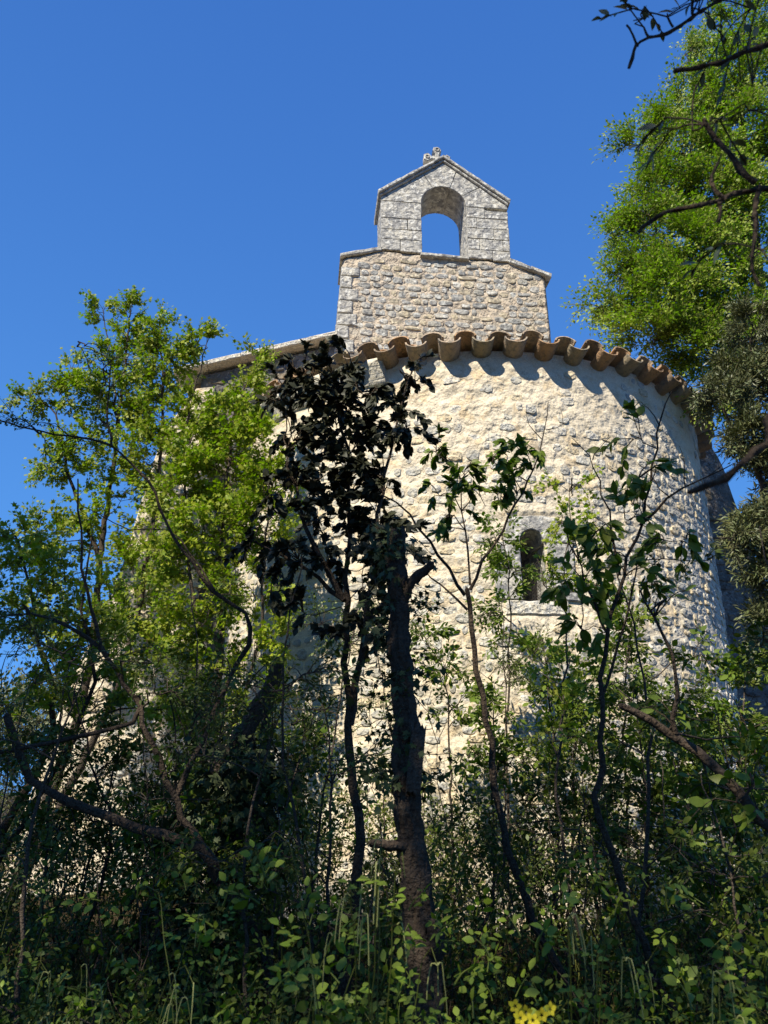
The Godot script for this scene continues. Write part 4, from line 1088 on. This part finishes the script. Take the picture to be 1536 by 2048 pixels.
	tree("leaning_branch", "thick dark bare branch slanting down to the lower right corner", "branch", b, [
		[[b, Vector3(1.439, 1.327, -2.8), Vector3(1.333, 1.499, -2.9), Vector3(1.22, 1.658, -2.95), Vector3(1.085, 1.81, -3.0), Vector3(0.97, 1.874, -3.0), Vector3(0.888, 1.907, -3.0)], 0.034, 0.013],
		[[Vector3(1.097, 1.804, -3.0), Vector3(1.112, 1.948, -3.0), Vector3(1.102, 2.1, -3.0), Vector3(1.062, 2.248, -3.0), Vector3(1.035, 2.364, -3.0)], 0.010, 0.004],
		[[Vector3(1.085, 1.81, -3.0), Vector3(1.262, 1.789, -3.1), Vector3(1.404, 1.811, -3.15)], 0.005, 0.002]], [[Vector3(1.109, 1.855, -3.0), Vector3(0.076, 0.052, 0.064), 4], [Vector3(1.054, 2.268, -3.0), Vector3(0.052, 0.042, 0.044), 3], [Vector3(1.257, 1.573, -2.9), Vector3(0.071, 0.093, 0.075), 6]],
		{"leaf": "dogwood", "single": 0.06, "sprays": 3, "wood": "dark_bark", "knob": 0.35, "sides": 9})
	# the thorny tree on the left with its long arching limbs
	b = B(-0.72, -4.0)
	tree("thorn_tree", "dark thorn tree with long bare arching limbs across the left side", "tree", b, [
		[[b, Vector3(-0.517, 0.799, -4.0), Vector3(-0.799, 1.242, -4.0), Vector3(-1.018, 1.563, -4.0), Vector3(-1.169, 1.844, -4.0), Vector3(-1.274, 2.064, -4.0), Vector3(-1.446, 2.267, -4.0), Vector3(-1.591, 2.613, -4.0), Vector3(-1.669, 2.951, -4.0), Vector3(-1.714, 3.247, -4.0)], 0.030, 0.004],
		[[Vector3(-1.433, 2.262, -4.0), Vector3(-1.648, 2.411, -4.0), Vector3(-1.869, 2.483, -4.0), Vector3(-2.075, 2.451, -4.0)], 0.014, 0.005],
		[[Vector3(-1.018, 1.563, -4.0), Vector3(-0.877, 1.999, -4.1), Vector3(-0.707, 2.431, -4.1), Vector3(-0.925, 2.638, -4.1), Vector3(-1.187, 2.955, -4.1), Vector3(-1.311, 3.211, -4.1), Vector3(-1.606, 3.51, -4.1), Vector3(-1.937, 3.575, -4.1), Vector3(-2.309, 3.68, -4.1)], 0.015, 0.004],
		[[Vector3(-1.598, 3.5, -4.1), Vector3(-1.657, 3.739, -4.1), Vector3(-1.65, 3.977, -4.1), Vector3(-1.709, 4.109, -4.1), Vector3(-1.903, 4.18, -4.1)], 0.007, 0.002],
		[[Vector3(-0.925, 2.638, -4.1), Vector3(-1.233, 3.018, -4.2), Vector3(-1.464, 3.018, -4.2), Vector3(-1.744, 3.172, -4.2)], 0.006, 0.002],
		[[Vector3(-1.256, 2.064, -4.0), Vector3(-1.253, 1.928, -4.0), Vector3(-1.531, 1.849, -3.9), Vector3(-1.884, 1.772, -3.9)], 0.013, 0.009],
		[[Vector3(-0.773, 1.21, -4.0), Vector3(-0.856, 1.346, -3.9), Vector3(-1.267, 1.476, -3.9), Vector3(-1.695, 1.654, -3.9), Vector3(-1.842, 1.956, -3.9)], 0.028, 0.017]], [
		[Vector3(-1.855, 4.169, -4.1), Vector3(0.049, 0.032, 0.042), 3], [Vector3(-1.673, 3.942, -4.1), Vector3(0.048, 0.095, 0.077), 4], [Vector3(-2.03, 3.601, -4.1), Vector3(0.118, 0.031, 0.1), 5], [Vector3(-1.636, 3.64, -4.1), Vector3(0.041, 0.056, 0.045), 2], [Vector3(-1.874, 3.542, -4.1), Vector3(0.088, 0.031, 0.075), 3], [Vector3(-1.86, 2.424, -4.0), Vector3(0.158, 0.083, 0.134), 6], [Vector3(-1.116, 2.064, -4.0), Vector3(0.153, 0.107, 0.13), 7], [Vector3(-1.208, 2.215, -4.0), Vector3(0.155, 0.108, 0.132), 6]],
		{"leaf": "thicket_small", "size": 0.8, "sprays": 3, "wood": "dark_bark", "knob": 0.4})
	build_dead_trunk()
	build_ivy_stump()

func build_dead_trunk() -> void:
	var b := B(0.2, -3.1)
	var root := thing("dead_tree", "broken dead tree trunk with flaking bark in the middle of the thicket", "tree", b)
	var pts := [b + Vector3(0, -0.1, 0), Vector3(0.137, 0.979, -3.1), Vector3(0.11, 1.314, -3.1), Vector3(0.09, 1.661, -3.1), Vector3(0.075, 1.942, -3.12), Vector3(0.06, 2.291, -3.15), Vector3(0.053, 2.657, -3.2)]
	var loc := []
	for q in pts: loc.append(q - b)
	var p := curve(loc, 0.02, 0.02)
	var w := Buf.new()
	var sides := 30
	for k in p.size():
		var f := float(k) / (p.size() - 1)
		var r := lerpf(0.070, 0.036, f) + 0.02 * smoothstep(0.15, 0.0, f)
		for s in sides:
			var a := TAU * s / sides
			var ridge := noise_a.get_noise_3d(cos(a) * 3.5, p[k].y * 3.5, sin(a) * 3.5) * 0.3 + noise_b.get_noise_3d(cos(a) * 9.0, p[k].y * 14, sin(a) * 9.0) * 0.2
			var top := maxf(0.0, f - 0.97) * rr(0, 1.6)
			w.v.append(p[k] + Vector3(cos(a), 0, sin(a)) * r * (1.0 + ridge) + Vector3(0, top, 0))
	for k in p.size() - 1:
		for s in sides:
			w.quad(k * sides + (s + 1) % sides, k * sides + s, (k + 1) * sides + s, (k + 1) * sides + (s + 1) % sides)
	var cap := w.v.size()
	w.v.append(p[p.size() - 1] - Vector3(0, 0.04, 0))
	for s in sides:
		w.tri((p.size() - 1) * sides + (s + 1) % sides, (p.size() - 1) * sides + s, cap)
	part("trunk", w.mesh(mats["dark_bark"]), root)
	for st in [[[Vector3(0.067, 2.333, -3.15), Vector3(0.113, 2.411, -3.12), Vector3(0.205, 2.497, -3.1)], 0.022, 0.014], [[Vector3(0.106, 1.415, -3.1), Vector3(0.031, 1.414, -3.06), Vector3(-0.055, 1.425, -3.04)], 0.026, 0.012], [[Vector3(0.145, 1.025, -3.1), Vector3(0.175, 1.096, -3.05), Vector3(0.176, 1.16, -3.04)], 0.04, 0.028]]:
		var l := []
		for q in st[0]: l.append(q - b)
		var sb := Buf.new()
		tube(sb, curve(l, 0.02, 0.012), st[1], st[2], 12, 0.5)
		part("branch_stub", sb.mesh(mats["dark_bark"]), root)
	var vine := [[], [], []]
	for k in 90:
		var f := rr(0.6, 1.02)
		var core := p[mini(int(f * (p.size() - 1)), p.size() - 1)]
		var a := rr(0, TAU)
		var d := Vector3(cos(a), 0, sin(a))
		vine[k % 3].append(Transform3D(frame(Vector3(0, -0.2, 0) + d * 0.5 + rvec() * 0.7, d + Vector3(0, 0.5, 0)) * Basis.from_scale(Vector3.ONE * rr(0.45, 0.8)), core + d * rr(0.03, 0.075)))
	for v in 3:
		scatter("ivy", sprigs["ivy"][v], vine[v], [], root)
	# a torn slab of bark standing off the trunk
	var sl := Buf.new()
	var a0: Vector3 = Vector3(0.107, 1.598, -3.03) - b
	var a1: Vector3 = Vector3(0.132, 1.833, -3.0) - b
	var cols := 7; var rows := 14
	for face in 2:
		for j in rows + 1:
			for i in cols + 1:
				var c := a0.lerp(a1, float(j) / rows)
				var x := (float(i) / cols - 0.5) * 0.055
				var jag := (rr(-0.02, 0.03) if j == rows else (rr(-0.02, 0.01) if j == 0 else 0.0))
				sl.v.append(c + Vector3(x, jag, 0.010 - absf(x) * 0.35 + 0.006 * noise_b.get_noise_2d(i * 40, j * 3) - face * 0.011))
	var per := (rows + 1) * (cols + 1)
	for face in 2:
		for j in rows:
			for i in cols:
				var k := face * per + j * (cols + 1) + i
				if face == 0:
					sl.quad(k, k + 1, k + cols + 2, k + cols + 1)
				else:
					sl.quad(k + 1, k, k + cols + 1, k + cols + 2)
	for j in rows:
		var k := j * (cols + 1)
		sl.quad(k, k + cols + 1, k + cols + 1 + per, k + per)
		sl.quad(k + cols, k + cols + per, k + 2 * cols + 1 + per, k + 2 * cols + 1)
	for i in cols:
		var k := rows * (cols + 1) + i
		sl.quad(k, k + 1, k + 1 + per, k + per)
		sl.quad(i + 1, i, i + per, i + 1 + per)
	var slab := part("bark_slab", sl.mesh(mats["bark"]), root)
	slab.set_meta("label", "torn slab of paler bark hanging off the trunk")

func build_ivy_stump() -> void:
	var b := B(-1.0, -4.5)
	var root := thing("ivy_stump", "ivy-covered broken stump with a pale log leaning from its top", "stump", b)
	var w := Buf.new()
	for st in [[[b + Vector3(0, -0.1, 0), Vector3(-0.768, 1.307, -4.5), Vector3(-0.768, 1.662, -4.5), Vector3(-0.815, 1.874, -4.5)], 0.10, 0.07], [[Vector3(-0.9, 1.713, -4.45), Vector3(-0.743, 1.974, -4.4), Vector3(-0.634, 2.159, -4.35), Vector3(-0.573, 2.284, -4.3)], 0.055, 0.03], [[Vector3(-0.677, 1.82, -4.5), Vector3(-0.663, 2.038, -4.5), Vector3(-0.595, 2.242, -4.45)], 0.03, 0.022]]:
		var l := []
		for q in st[0]: l.append(q - b)
		var one := Buf.new()
		tube(one, curve(l, 0.04, 0.02), st[1], st[2], 16, 0.35)
		part("trunk" if st[1] > 0.08 else "broken_log", one.mesh(mats["bark"]), root)
	var put := [[], [], []]
	var cols := [[], [], []]
	for k in 520:
		var y := rr(0.0, 1.75)
		var a := rr(0, TAU)
		var r := rr(0.08, 0.26) * lerpf(1.1, 0.8, y / 1.75)
		var core: Vector3 = b.lerp(Vector3(-0.792, 1.82, -4.5), y / 1.75) - b
		core.y = y
		var d := Vector3(cos(a), 0, sin(a))
		put[k % 3].append(Transform3D(frame(Vector3(0, -0.3, 0) + d * 0.4 + rvec() * 0.6, d + Vector3(0, 0.5, 0)) * Basis.from_scale(Vector3.ONE * rr(0.8, 1.2)), core + d * r))
		var t := rr(0.75, 1.2)
		cols[k % 3].append(Color(t, t, t))
	for v in 3:
		scatter("ivy", sprigs["ivy"][v], put[v], cols[v], root)

# --- the undergrowth
func build_thicket() -> void:
	var protos := []
	var group := "slim saplings crowding the thicket"
	var kinds := ["oval-leaved", "broad-leaved", "small-leaved"]
	for k in 7:
		var h := rr(1.7, 3.0)
		var st := []; var cl := []
		var lean := Vector3(rr(-0.35, 0.35), 0, rr(-0.2, 0.2))
		var tip := lean + Vector3(rr(-0.2, 0.2), h, 0)
		st.append([[Vector3.ZERO, lean * 0.3 + Vector3(0, h * 0.35, 0), lean * 0.8 + Vector3(0, h * 0.7, 0), tip], rr(0.009, 0.018), 0.003])
		for j in 6:
			var y := h * rr(0.3, 1.0)
			var c := Vector3(0, y, 0) + lean * y / h + Vector3(rr(-0.35, 0.35), rr(-0.05, 0.15), rr(-0.3, 0.3))
			cl.append([c, Vector3(0.26, 0.14, 0.24), 5])
		protos.append([st, cl, ["thicket", "dogwood", "thicket_small"][k % 3]])
	var made := []
	var place := func(x: float, z: float) -> String:
		var f := x / -z
		var col := "at the far left edge" if f < -0.38 else ("left of the ivy stump" if f < -0.2 else ("between ivy stump and dead trunk" if f < 0.03 else ("just right of the dead trunk" if f < 0.18 else ("below the window slit" if f < 0.32 else "at the far right edge"))))
		var row := "in the front of the thicket" if z > -4.2 else ("in the middle of the thicket" if z > -5.3 else "close to the wall")
		return col + " " + row
	for k in 36:
		var z := -rr(3.1, 6.4)
		var half := -z * 0.56
		var x := rr(-half, half)
		if absf(x - 0.2) < 0.16 and z > -3.5:
			x += 0.4
		if k < 7:
			var pr: Array = protos[k]
			var base := B(x, z)
			for s in pr[0]:
				for q in s[0].size(): s[0][q] += base
			for c in pr[1]: c[0] += base
			made.append(tree("understory_sapling", "slim " + kinds[k % 3] + " sapling " + place.call(x, z), "sapling", base, pr[0], pr[1], {"leaf": pr[2], "size": 0.75, "sprays": 4, "limb": 0.6, "wood": "bark", "sides": 5, "light": Vector3(-0.1, 0.95, 0.3)}, group))
		else:
			var o: Node3D = made[k % 7].duplicate()
			o.name = fresh("understory_sapling")
			add_child(o)
			o.position = B(x, z)
			o.set_meta("label", "slim " + kinds[k % 7 % 3] + " sapling " + place.call(x, z))
			o.rotation.y = rr(0, TAU)
			o.scale = Vector3.ONE * rr(0.7, 1.05)
	# low leafy ground cover, grass and dead stems: nobody could count them
	for spec in [["thicket", 4200, 0.72, 0.68, "dense dark leafy undergrowth covering the thicket floor"], ["thicket_small", 4600, 0.88, 0.85, "fine-leaved low scrub between the stems"], ["dogwood", 800, 0.65, 0.75, "scattered broad-leaved shoots in the undergrowth"]]:
		var put := [[], [], []]; var cols := [[], [], []]
		for k in int(spec[1]):
			var z := -sqrt(rr(1.9 * 1.9, 7.0 * 7.0))
			var half := -z * 0.58 + 0.2
			var x := rr(-half, half)
			var tall := float(spec[3]) * (0.55 + 0.9 * clampf(noise_a.get_noise_2d(x * 1.3, z * 1.3) + 0.45, 0.0, 1.2))
			tall *= lerpf(0.75, 1.35, clampf((-z - 2.0) / 4.0, 0, 1))
			var y := ground_y(x, z) + tall * pow(rng.randf(), 0.7)
			put[k % 3].append(Transform3D(frame(Vector3(0, 0.7, 0) + rvec(), Vector3(-0.15, 0.9, 0.35) + rvec() * 0.6) * Basis.from_scale(Vector3.ONE * float(spec[2]) * rr(0.7, 1.3)), Vector3(x, y, z)))
			var t := rr(0.7, 1.25); var h := rr(-0.15, 0.18)
			cols[k % 3].append(Color(t * (1.0 + h), t, t * (1.0 - h)))
		var o := Node3D.new()
		o.name = fresh("undergrowth")
		add_child(o)
		tag(o, spec[4], "undergrowth", "", "stuff")
		for v in 3:
			scatter("foliage", sprigs[spec[0]][v], put[v], cols[v], o)
	var blade := []
	for v in 3:
		var g := Buf.new()
		for k in 5:
			var d := Vector3(rr(-0.5, 0.5), 0, rr(-0.5, 0.5))
			var l := rr(0.25, 0.6)
			tube(g, curve([Vector3(d.x, 0, d.z) * 0.05, d * 0.15 * l + Vector3(0, l * 0.6, 0), d * 0.5 * l + Vector3(0, l * rr(0.8, 1.0), 0)], 0.1, 0.01), 0.0022, 0.0007, 3)
		for k in g.v.size(): g.c.append(Color.WHITE)
		blade.append(g.mesh(mats["grass"]))
	var go := Node3D.new()
	go.name = "grass"
	add_child(go)
	tag(go, "thin grass stems among the undergrowth", "grass", "", "stuff")
	for v in 3:
		var put := []; var cols := []
		for k in 300:
			var z := -rr(2.6, 6.6)
			var x := rr(-1, 1) * (-z * 0.58 + 0.2)
			put.append(Transform3D(Basis(Vector3.UP, rr(0, TAU)) * Basis.from_scale(Vector3.ONE * rr(0.6, 1.3)), Vector3(x, ground_y(x, z), z)))
			var t := rr(0.6, 1.3)
			cols.append(Color(t * 1.1, t, t * 0.8))
		scatter("stems", blade[v], put, cols, go)
	var so := Node3D.new()
	so.name = "dead_twigs"
	add_child(so)
	tag(so, "tangle of thin bare dead twigs filling the thicket", "twigs", "", "stuff")
	for v in 4:
		var g := Buf.new()
		var h := rr(1.0, 2.1)
		var p := curve([Vector3.ZERO, Vector3(rr(-0.12, 0.12), h * 0.4, rr(-0.1, 0.1)), Vector3(rr(-0.3, 0.3), h, rr(-0.2, 0.2))], 0.1, 0.05)
		tube(g, p, rr(0.005, 0.011), 0.002, 5, 0.2)
		for j in 7:
			var q := p[p.size() / 4 + rng.randi() % (p.size() * 3 / 4)]
			var d := Vector3(rr(-1, 1), rr(0.1, 0.9), rr(-0.7, 0.7)).normalized() * rr(0.15, 0.55)
			tube(g, curve([q, q + d * 0.5 + rvec() * 0.03, q + d], 0.08, 0.03), 0.003, 0.001, 4)
		var put := []
		for k in 42:
			var z := -rr(3.5, 6.7)
			var x := rr(-1, 1) * (-z * 0.58 + 0.2)
			put.append(Transform3D(Basis(Vector3.UP, rr(0, TAU)) * Basis(Vector3.FORWARD, rr(-0.35, 0.35)) * Basis.from_scale(Vector3.ONE * rr(0.6, 1.25)), Vector3(x, ground_y(x, z) - 0.05, z)))
		scatter("twigs", g.mesh(mats["dark_bark"]), put, [], so)

# --- the podded shrubs close to the eye
func build_foreground() -> void:
	var spots := [[-0.32, -1.95, 1.36, "podded shrub with hanging pale seed pods at the bottom left of centre"], [-0.03, -2.0, 1.46, "podded shrub with drooping stems just left of the dead trunk"], [0.36, -1.9, 1.40, "podded shrub right of the dead trunk at the bottom edge"], [0.50, -1.55, 1.34, "low shrub with yellow-lit leaflets at the bottom edge"], [-0.75, -2.3, 1.28, "small podded shrub low at the bottom left"], [1.05, -2.1, 1.36, "pale-leaved low shrub at the bottom right corner"]]
	for s in spots:
		var b := B(s[0], s[1])
		var root := thing("podded_shrub", s[3], "shrub", b, "podded shrubs in the foreground")
		var wood := Buf.new()
		var pods := []
		var tips := []
		for k in 8:
			var h: float = s[2] * rr(0.8, 1.03)
			var d := Vector3(rr(-0.3, 0.3), 0, rr(-0.25, 0.3))
			var p := curve([Vector3(rr(-0.04, 0.04), 0, rr(-0.04, 0.04)), d * 0.4 + Vector3(0, h * 0.6, 0), d * 1.0 + Vector3(0, h, 0), d * 1.3 + Vector3(0, h - rr(0.0, 0.05), 0)], 0.06, 0.008)
			tube(wood, p, 0.0028, 0.001, 5)
			for j in range(p.size() / 3, p.size()):
				if rng.randf() < 0.6: tips.append(p[j])
			if rng.randf() < 0.7:
				for j in 1 + rng.randi() % 3:
					var q := p[p.size() - 1 - rng.randi() % 3]
					var l := rr(0.06, 0.11)
					var e := Vector3(rr(-1, 1), 0, rr(-1, 1)).normalized()
					var pod := Buf.new()
					tube(pod, curve([q, q + e * 0.012 + Vector3(0, 0.004, 0), q + e * 0.022 + Vector3(0, -l * 0.5, 0), q + e * 0.026 + Vector3(0, -l, 0)], 0.02, 0.003), 0.0017, 0.001, 5, 0.2)
					for c in pod.v.size(): pod.c.append(Color.WHITE)
					pods.append(pod)
		for k in wood.v.size(): wood.c.append(Color(0.9, 0.8, 0.8))
		part("stems", wood.mesh(mats["thicket"]), root)
		for pod in pods:
			part("seed_pod", pod.mesh(mats["pod"]), root)
		if s[1] > -1.6:
			for q in [Vector3(0.228, 1.25, -1.55), Vector3(0.246, 1.241, -1.55), Vector3(0.279, 1.257, -1.5), Vector3(0.249, 1.241, -1.5), Vector3(0.268, 1.244, -1.52), Vector3(0.228, 1.244, -1.5)]:
				var fl := part("yellow_flower", leaves["flower"][0], root)
				fl.transform = Transform3D(frame(Vector3(rr(-0.4, 0.4), 1, 0), Vector3(rr(-0.5, 0.5), 0.5, 1)), q - b)
		for q in tips.slice(0, 26):
			var grow := (Vector3(rr(-1, 1), rr(-0.1, 0.8), rr(-1, 1))).normalized()
			var side := grow.cross(Vector3.UP).normalized()
			for j in 5:
				var t := 0.3 + 0.175 * j
				var dir := grow if j == 4 else (grow * 0.5 + side * (1.0 if j % 2 else -1.0)).normalized()
				var l := part("leaf", leaves["senna"][rng.randi() % 4], root)
				l.transform = Transform3D(frame(dir, Vector3(rr(-0.3, 0.3), 1, 0.5)) * Basis.from_scale(Vector3.ONE * rr(0.02, 0.032)), q + grow * 0.07 * t)
	# a low leafy mat of the same kind round them
	var put := [[], [], []]; var cols := [[], [], []]
	for k in 800:
		var z := -rr(1.7, 3.2)
		var x := rr(-1, 1) * (-z * 0.56 + 0.1)
		var clump := clampf(noise_b.get_noise_2d(x * 2.0, z * 2.0) * 1.5 + 0.4, 0.0, 1.0)
		var y := ground_y(x, z) + 0.75 + rr(0.0, 0.62) * clump
		put[k % 3].append(Transform3D(frame(Vector3(0, 0.5, 0) + rvec(), Vector3(-0.1, 1, 0.3) + rvec() * 0.5) * Basis.from_scale(Vector3.ONE * rr(0.8, 1.4)), Vector3(x, y, z)))
		var t := rr(0.6, 1.15)
		cols[k % 3].append(Color(t, t, t))
	var o := Node3D.new()
	o.name = fresh("undergrowth")
	add_child(o)
	tag(o, "mat of small fresh green leaflets along the bottom edge", "undergrowth", "", "stuff")
	for v in 3:
		scatter("foliage", sprigs["senna"][v], put[v], cols[v], o)

# --- the tree whose branches hang into the upper right corner, and the trees behind the eye that shade the thicket
func build_overhead() -> void:
	var b := B(1.45, -0.75)
	tree("pear_tree", "wild pear tree whose dark knobbly branches hang into the upper right corner", "tree", b, [
		[[b, Vector3(1.4, 1.2, -0.75), Vector3(1.3, 2.4, -0.8), Vector3(1.2, 3.6, -0.8)], 0.07, 0.03],
		[[Vector3(1.27, 2.9, -0.8), Vector3(1.105, 3.499, -1.25), Vector3(0.81, 3.278, -1.2), Vector3(0.687, 3.193, -1.2), Vector3(0.604, 3.137, -1.2), Vector3(0.54, 3.093, -1.2), Vector3(0.519, 3.032, -1.2)], 0.0112, 0.00252],
		[[Vector3(0.54, 3.093, -1.2), Vector3(0.53, 3.126, -1.2), Vector3(0.518, 3.152, -1.2)], 0.0028, 0.00144], [[Vector3(0.569, 3.117, -1.2), Vector3(0.563, 3.155, -1.2)], 0.0021, 0.00144], [[Vector3(0.622, 3.148, -1.2), Vector3(0.62, 3.193, -1.2)], 0.0021, 0.00144], [[Vector3(0.673, 3.185, -1.2), Vector3(0.676, 3.231, -1.2), Vector3(0.684, 3.278, -1.2)], 0.0028, 0.00144],
		[[Vector3(1.3, 2.5, -0.8), Vector3(0.843, 2.921, -1.0), Vector3(0.687, 2.853, -1.0), Vector3(0.591, 2.808, -1.0), Vector3(0.51, 2.792, -1.0)], 0.0098, 0.0036],
		[[Vector3(1.32, 2.2, -0.8), Vector3(0.761, 2.523, -1.0), Vector3(0.636, 2.536, -1.0), Vector3(0.572, 2.518, -1.0), Vector3(0.511, 2.488, -1.0), Vector3(0.461, 2.475, -1.0), Vector3(0.405, 2.441, -1.0)], 0.0126, 0.00216],
		[[Vector3(0.608, 2.536, -1.0), Vector3(0.583, 2.586, -1.0), Vector3(0.565, 2.634, -1.0), Vector3(0.55, 2.673, -1.0)], 0.0056, 0.00288], [[Vector3(0.554, 2.503, -1.0), Vector3(0.533, 2.539, -1.0), Vector3(0.56, 2.597, -1.0)], 0.0042, 0.00216], [[Vector3(0.545, 2.498, -1.0), Vector3(0.533, 2.463, -1.0)], 0.0035, 0.00216],
		[[Vector3(0.615, 2.532, -1.0), Vector3(0.596, 2.453, -1.0), Vector3(0.579, 2.385, -1.0), Vector3(0.583, 2.339, -1.0)], 0.0049, 0.00216], [[Vector3(0.546, 2.667, -1.0), Vector3(0.524, 2.651, -1.0), Vector3(0.54, 2.741, -1.0)], 0.0021, 0.00144],
		[[Vector3(1.36, 1.9, -0.8), Vector3(0.576, 2.044, -0.85), Vector3(0.463, 1.999, -0.85), Vector3(0.408, 1.953, -0.85), Vector3(0.376, 1.94, -0.85), Vector3(0.353, 1.934, -0.85)], 0.0056, 0.0036]], [
		[Vector3(0.548, 3.163, -1.2), Vector3(0.022, 0.016, 0.018), 2], [Vector3(0.599, 3.185, -1.2), Vector3(0.022, 0.014, 0.018), 1], [Vector3(0.699, 3.2, -1.2), Vector3(0.033, 0.018, 0.028), 2], [Vector3(0.771, 3.17, -1.2), Vector3(0.043, 0.034, 0.037), 3], [Vector3(0.639, 2.775, -1.0), Vector3(0.026, 0.027, 0.022), 3], [Vector3(0.553, 2.667, -1.0), Vector3(0.022, 0.018, 0.019), 3], [Vector3(0.641, 2.684, -1.0), Vector3(0.017, 0.027, 0.022), 2], [Vector3(0.602, 2.404, -1.0), Vector3(0.011, 0.025, 0.02), 2]],
		{"leaf": "pear", "single": 0.031, "sprays": 7, "wood": "dark_bark", "knob": 0.9, "step": 0.02, "wobble": 0.012, "sides": 8, "limb": 0.28, "twig": 0.5})
	var spots := [[-7.4, 3.4, "tall shade oak furthest left behind the viewpoint"], [-4.5, 0.9, "shade oak overhead to the left of the viewpoint"], [-2.6, 4.6, "tall shade oak farthest behind the viewpoint"], [0.0, 1.7, "shade oak overhead just behind the viewpoint"], [-5.9, -0.7, "shade oak standing outside the frame on the left"]]
	for s in spots:
		var base := B(s[0], s[1])
		var h: float = 8.0 + 0.35 * maxf(0, s[1])
		var st := [[[base, base + Vector3(0.1, h * 0.4, 0), base + Vector3(-0.1, h * 0.8, -0.1), base + Vector3(0, h * 1.05, 0)], 0.2, 0.04]]
		var cl := []
		for k in 8:
			var a := TAU * k / 8.0 + rr(-0.2, 0.2)
			var q := rr(0.9, 2.0)
			cl.append([base + Vector3(cos(a) * q, h * rr(0.72, 1.02), sin(a) * q), Vector3(1.05, 0.7, 1.05), 9 if s[0] == -2.6 else 24])
		tree("shade_oak", s[2], "tree", base, st, cl, {"leaf": "oak", "size": 1.35, "sprays": 7, "wood": "dark_bark", "step": 0.4}, "oaks shading the viewpoint")
	# the wooded slope seen through the stems at the far left
	for s in [[-9.4, -15.0, 5.2, "distant sunlit bushy tree seen through stems at the left edge"], [-13.5, -21.0, 6.0, "far pale green tree beyond the left edge of the chapel"], [-8.6, -21.0, 4.6, "far low tree behind the chapel's left corner"]]:
		var base := B(s[0], s[1])
		var cl := []
		for k in 12:
			cl.append([base + Vector3(rr(-1.6, 1.6), s[2] * rr(0.25, 0.95), rr(-1.4, 1.4)), Vector3(0.95, 0.7, 0.9), 22])
		tree("far_tree", s[3], "tree", base, [[[base, base + Vector3(0.1, s[2] * 0.5, 0), base + Vector3(0, s[2], 0)], 0.12, 0.02]], cl, {"leaf": "far", "size": 1.3, "sprays": 6, "wood": "bark", "step": 0.4}, "trees beyond the chapel")

func build_ground() -> void:
	var b := Buf.new()
	var xs := []; var zs := []
	for k in 121:
		var t := (k - 60) / 60.0
		xs.append(signf(t) * (absf(t) * 9.0 + pow(absf(t), 6.0) * 400.0))
		zs.append(-4.0 + signf(t) * (absf(t) * 9.0 + pow(absf(t), 6.0) * 400.0))
	for z in zs:
		for x in xs:
			var flat := clampf(1.0 - (absf(x) + absf(z)) / 60.0, 0.0, 1.0)
			b.v.append(Vector3(x, ground_y(clampf(x, -40, 40), z) + 0.05 * noise_b.get_noise_2d(x * 5.0, z * 5.0) * flat, z))
	for j in 120:
		for i in 120:
			var k := j * 121 + i
			b.quad(k + 121, k + 122, k + 1, k)
	var g := part("ground", b.mesh(mats["litter"]), self)
	tag(g, "dim woodland floor of leaf litter and earth", "ground", "", "structure")


# ---------------------------------------------------------------- the scene
func _ready() -> void:
	rng.seed = 20240
	# camera
	var cam := Camera3D.new()
	cam.name = "camera"
	cam.position = Vector3(0, 1.6, 0)
	cam.rotation_degrees = Vector3(20.0, 0, 0)
	cam.near = 0.05
	cam.far = 1500.0
	var lens := CameraAttributesPhysical.new()
	lens.frustum_focal_length = 18.02
	lens.frustum_focus_distance = 8.0
	lens.frustum_near = 0.05
	lens.frustum_far = 1500.0
	lens.exposure_aperture = 5.0
	cam.attributes = lens
	cam.fov = 67.3
	add_child(cam)
	# sky
	var sky_mat := ProceduralSkyMaterial.new()
	sky_mat.sky_top_color = Color(0.19, 0.366, 0.647)
	sky_mat.sky_horizon_color = Color(0.34, 0.59, 0.87)
	sky_mat.sky_curve = 0.375
	sky_mat.ground_bottom_color = Color(0.20, 0.19, 0.15)
	sky_mat.ground_horizon_color = Color(0.34, 0.36, 0.32)
	sky_mat.sun_angle_max = 1.0
	var sky := Sky.new()
	sky.sky_material = sky_mat
	var env := Environment.new()
	env.background_mode = Environment.BG_SKY
	env.sky = sky
	env.tonemap_mode = Environment.TONE_MAPPER_LINEAR
	env.tonemap_exposure = 1.45
	env.sdfgi_enabled = true
	env.ssao_enabled = true
	env.ssil_enabled = true
	var we := WorldEnvironment.new()
	we.name = "environment"
	we.environment = env
	add_child(we)
	# sun: behind the eye, 32 degrees to the left, 48 degrees up
	var sun := DirectionalLight3D.new()
	sun.name = "sun"
	sun.light_color = Color(1.0, 0.965, 0.90)
	sun.light_energy = 1.6
	sun.light_angular_distance = 0.53
	sun.shadow_enabled = true
	add_child(sun)
	sun.basis = Basis.looking_at(-Vector3(-0.3545, 0.743, 0.567), Vector3.UP)
	# what everything is made of
	for k in 3:
		var f: FastNoiseLite = [noise_a, noise_b, noise_c][k]
		f.noise_type = FastNoiseLite.TYPE_SIMPLEX_SMOOTH
		f.seed = 5 + k * 13
		f.frequency = 1.0
		f.fractal_octaves = 2
	make_materials()
	make_sprigs()
	make_stones()
	build_ground()
	build_chapel()
	build_trees()
	build_thicket()
	build_overhead()
	build_foreground()
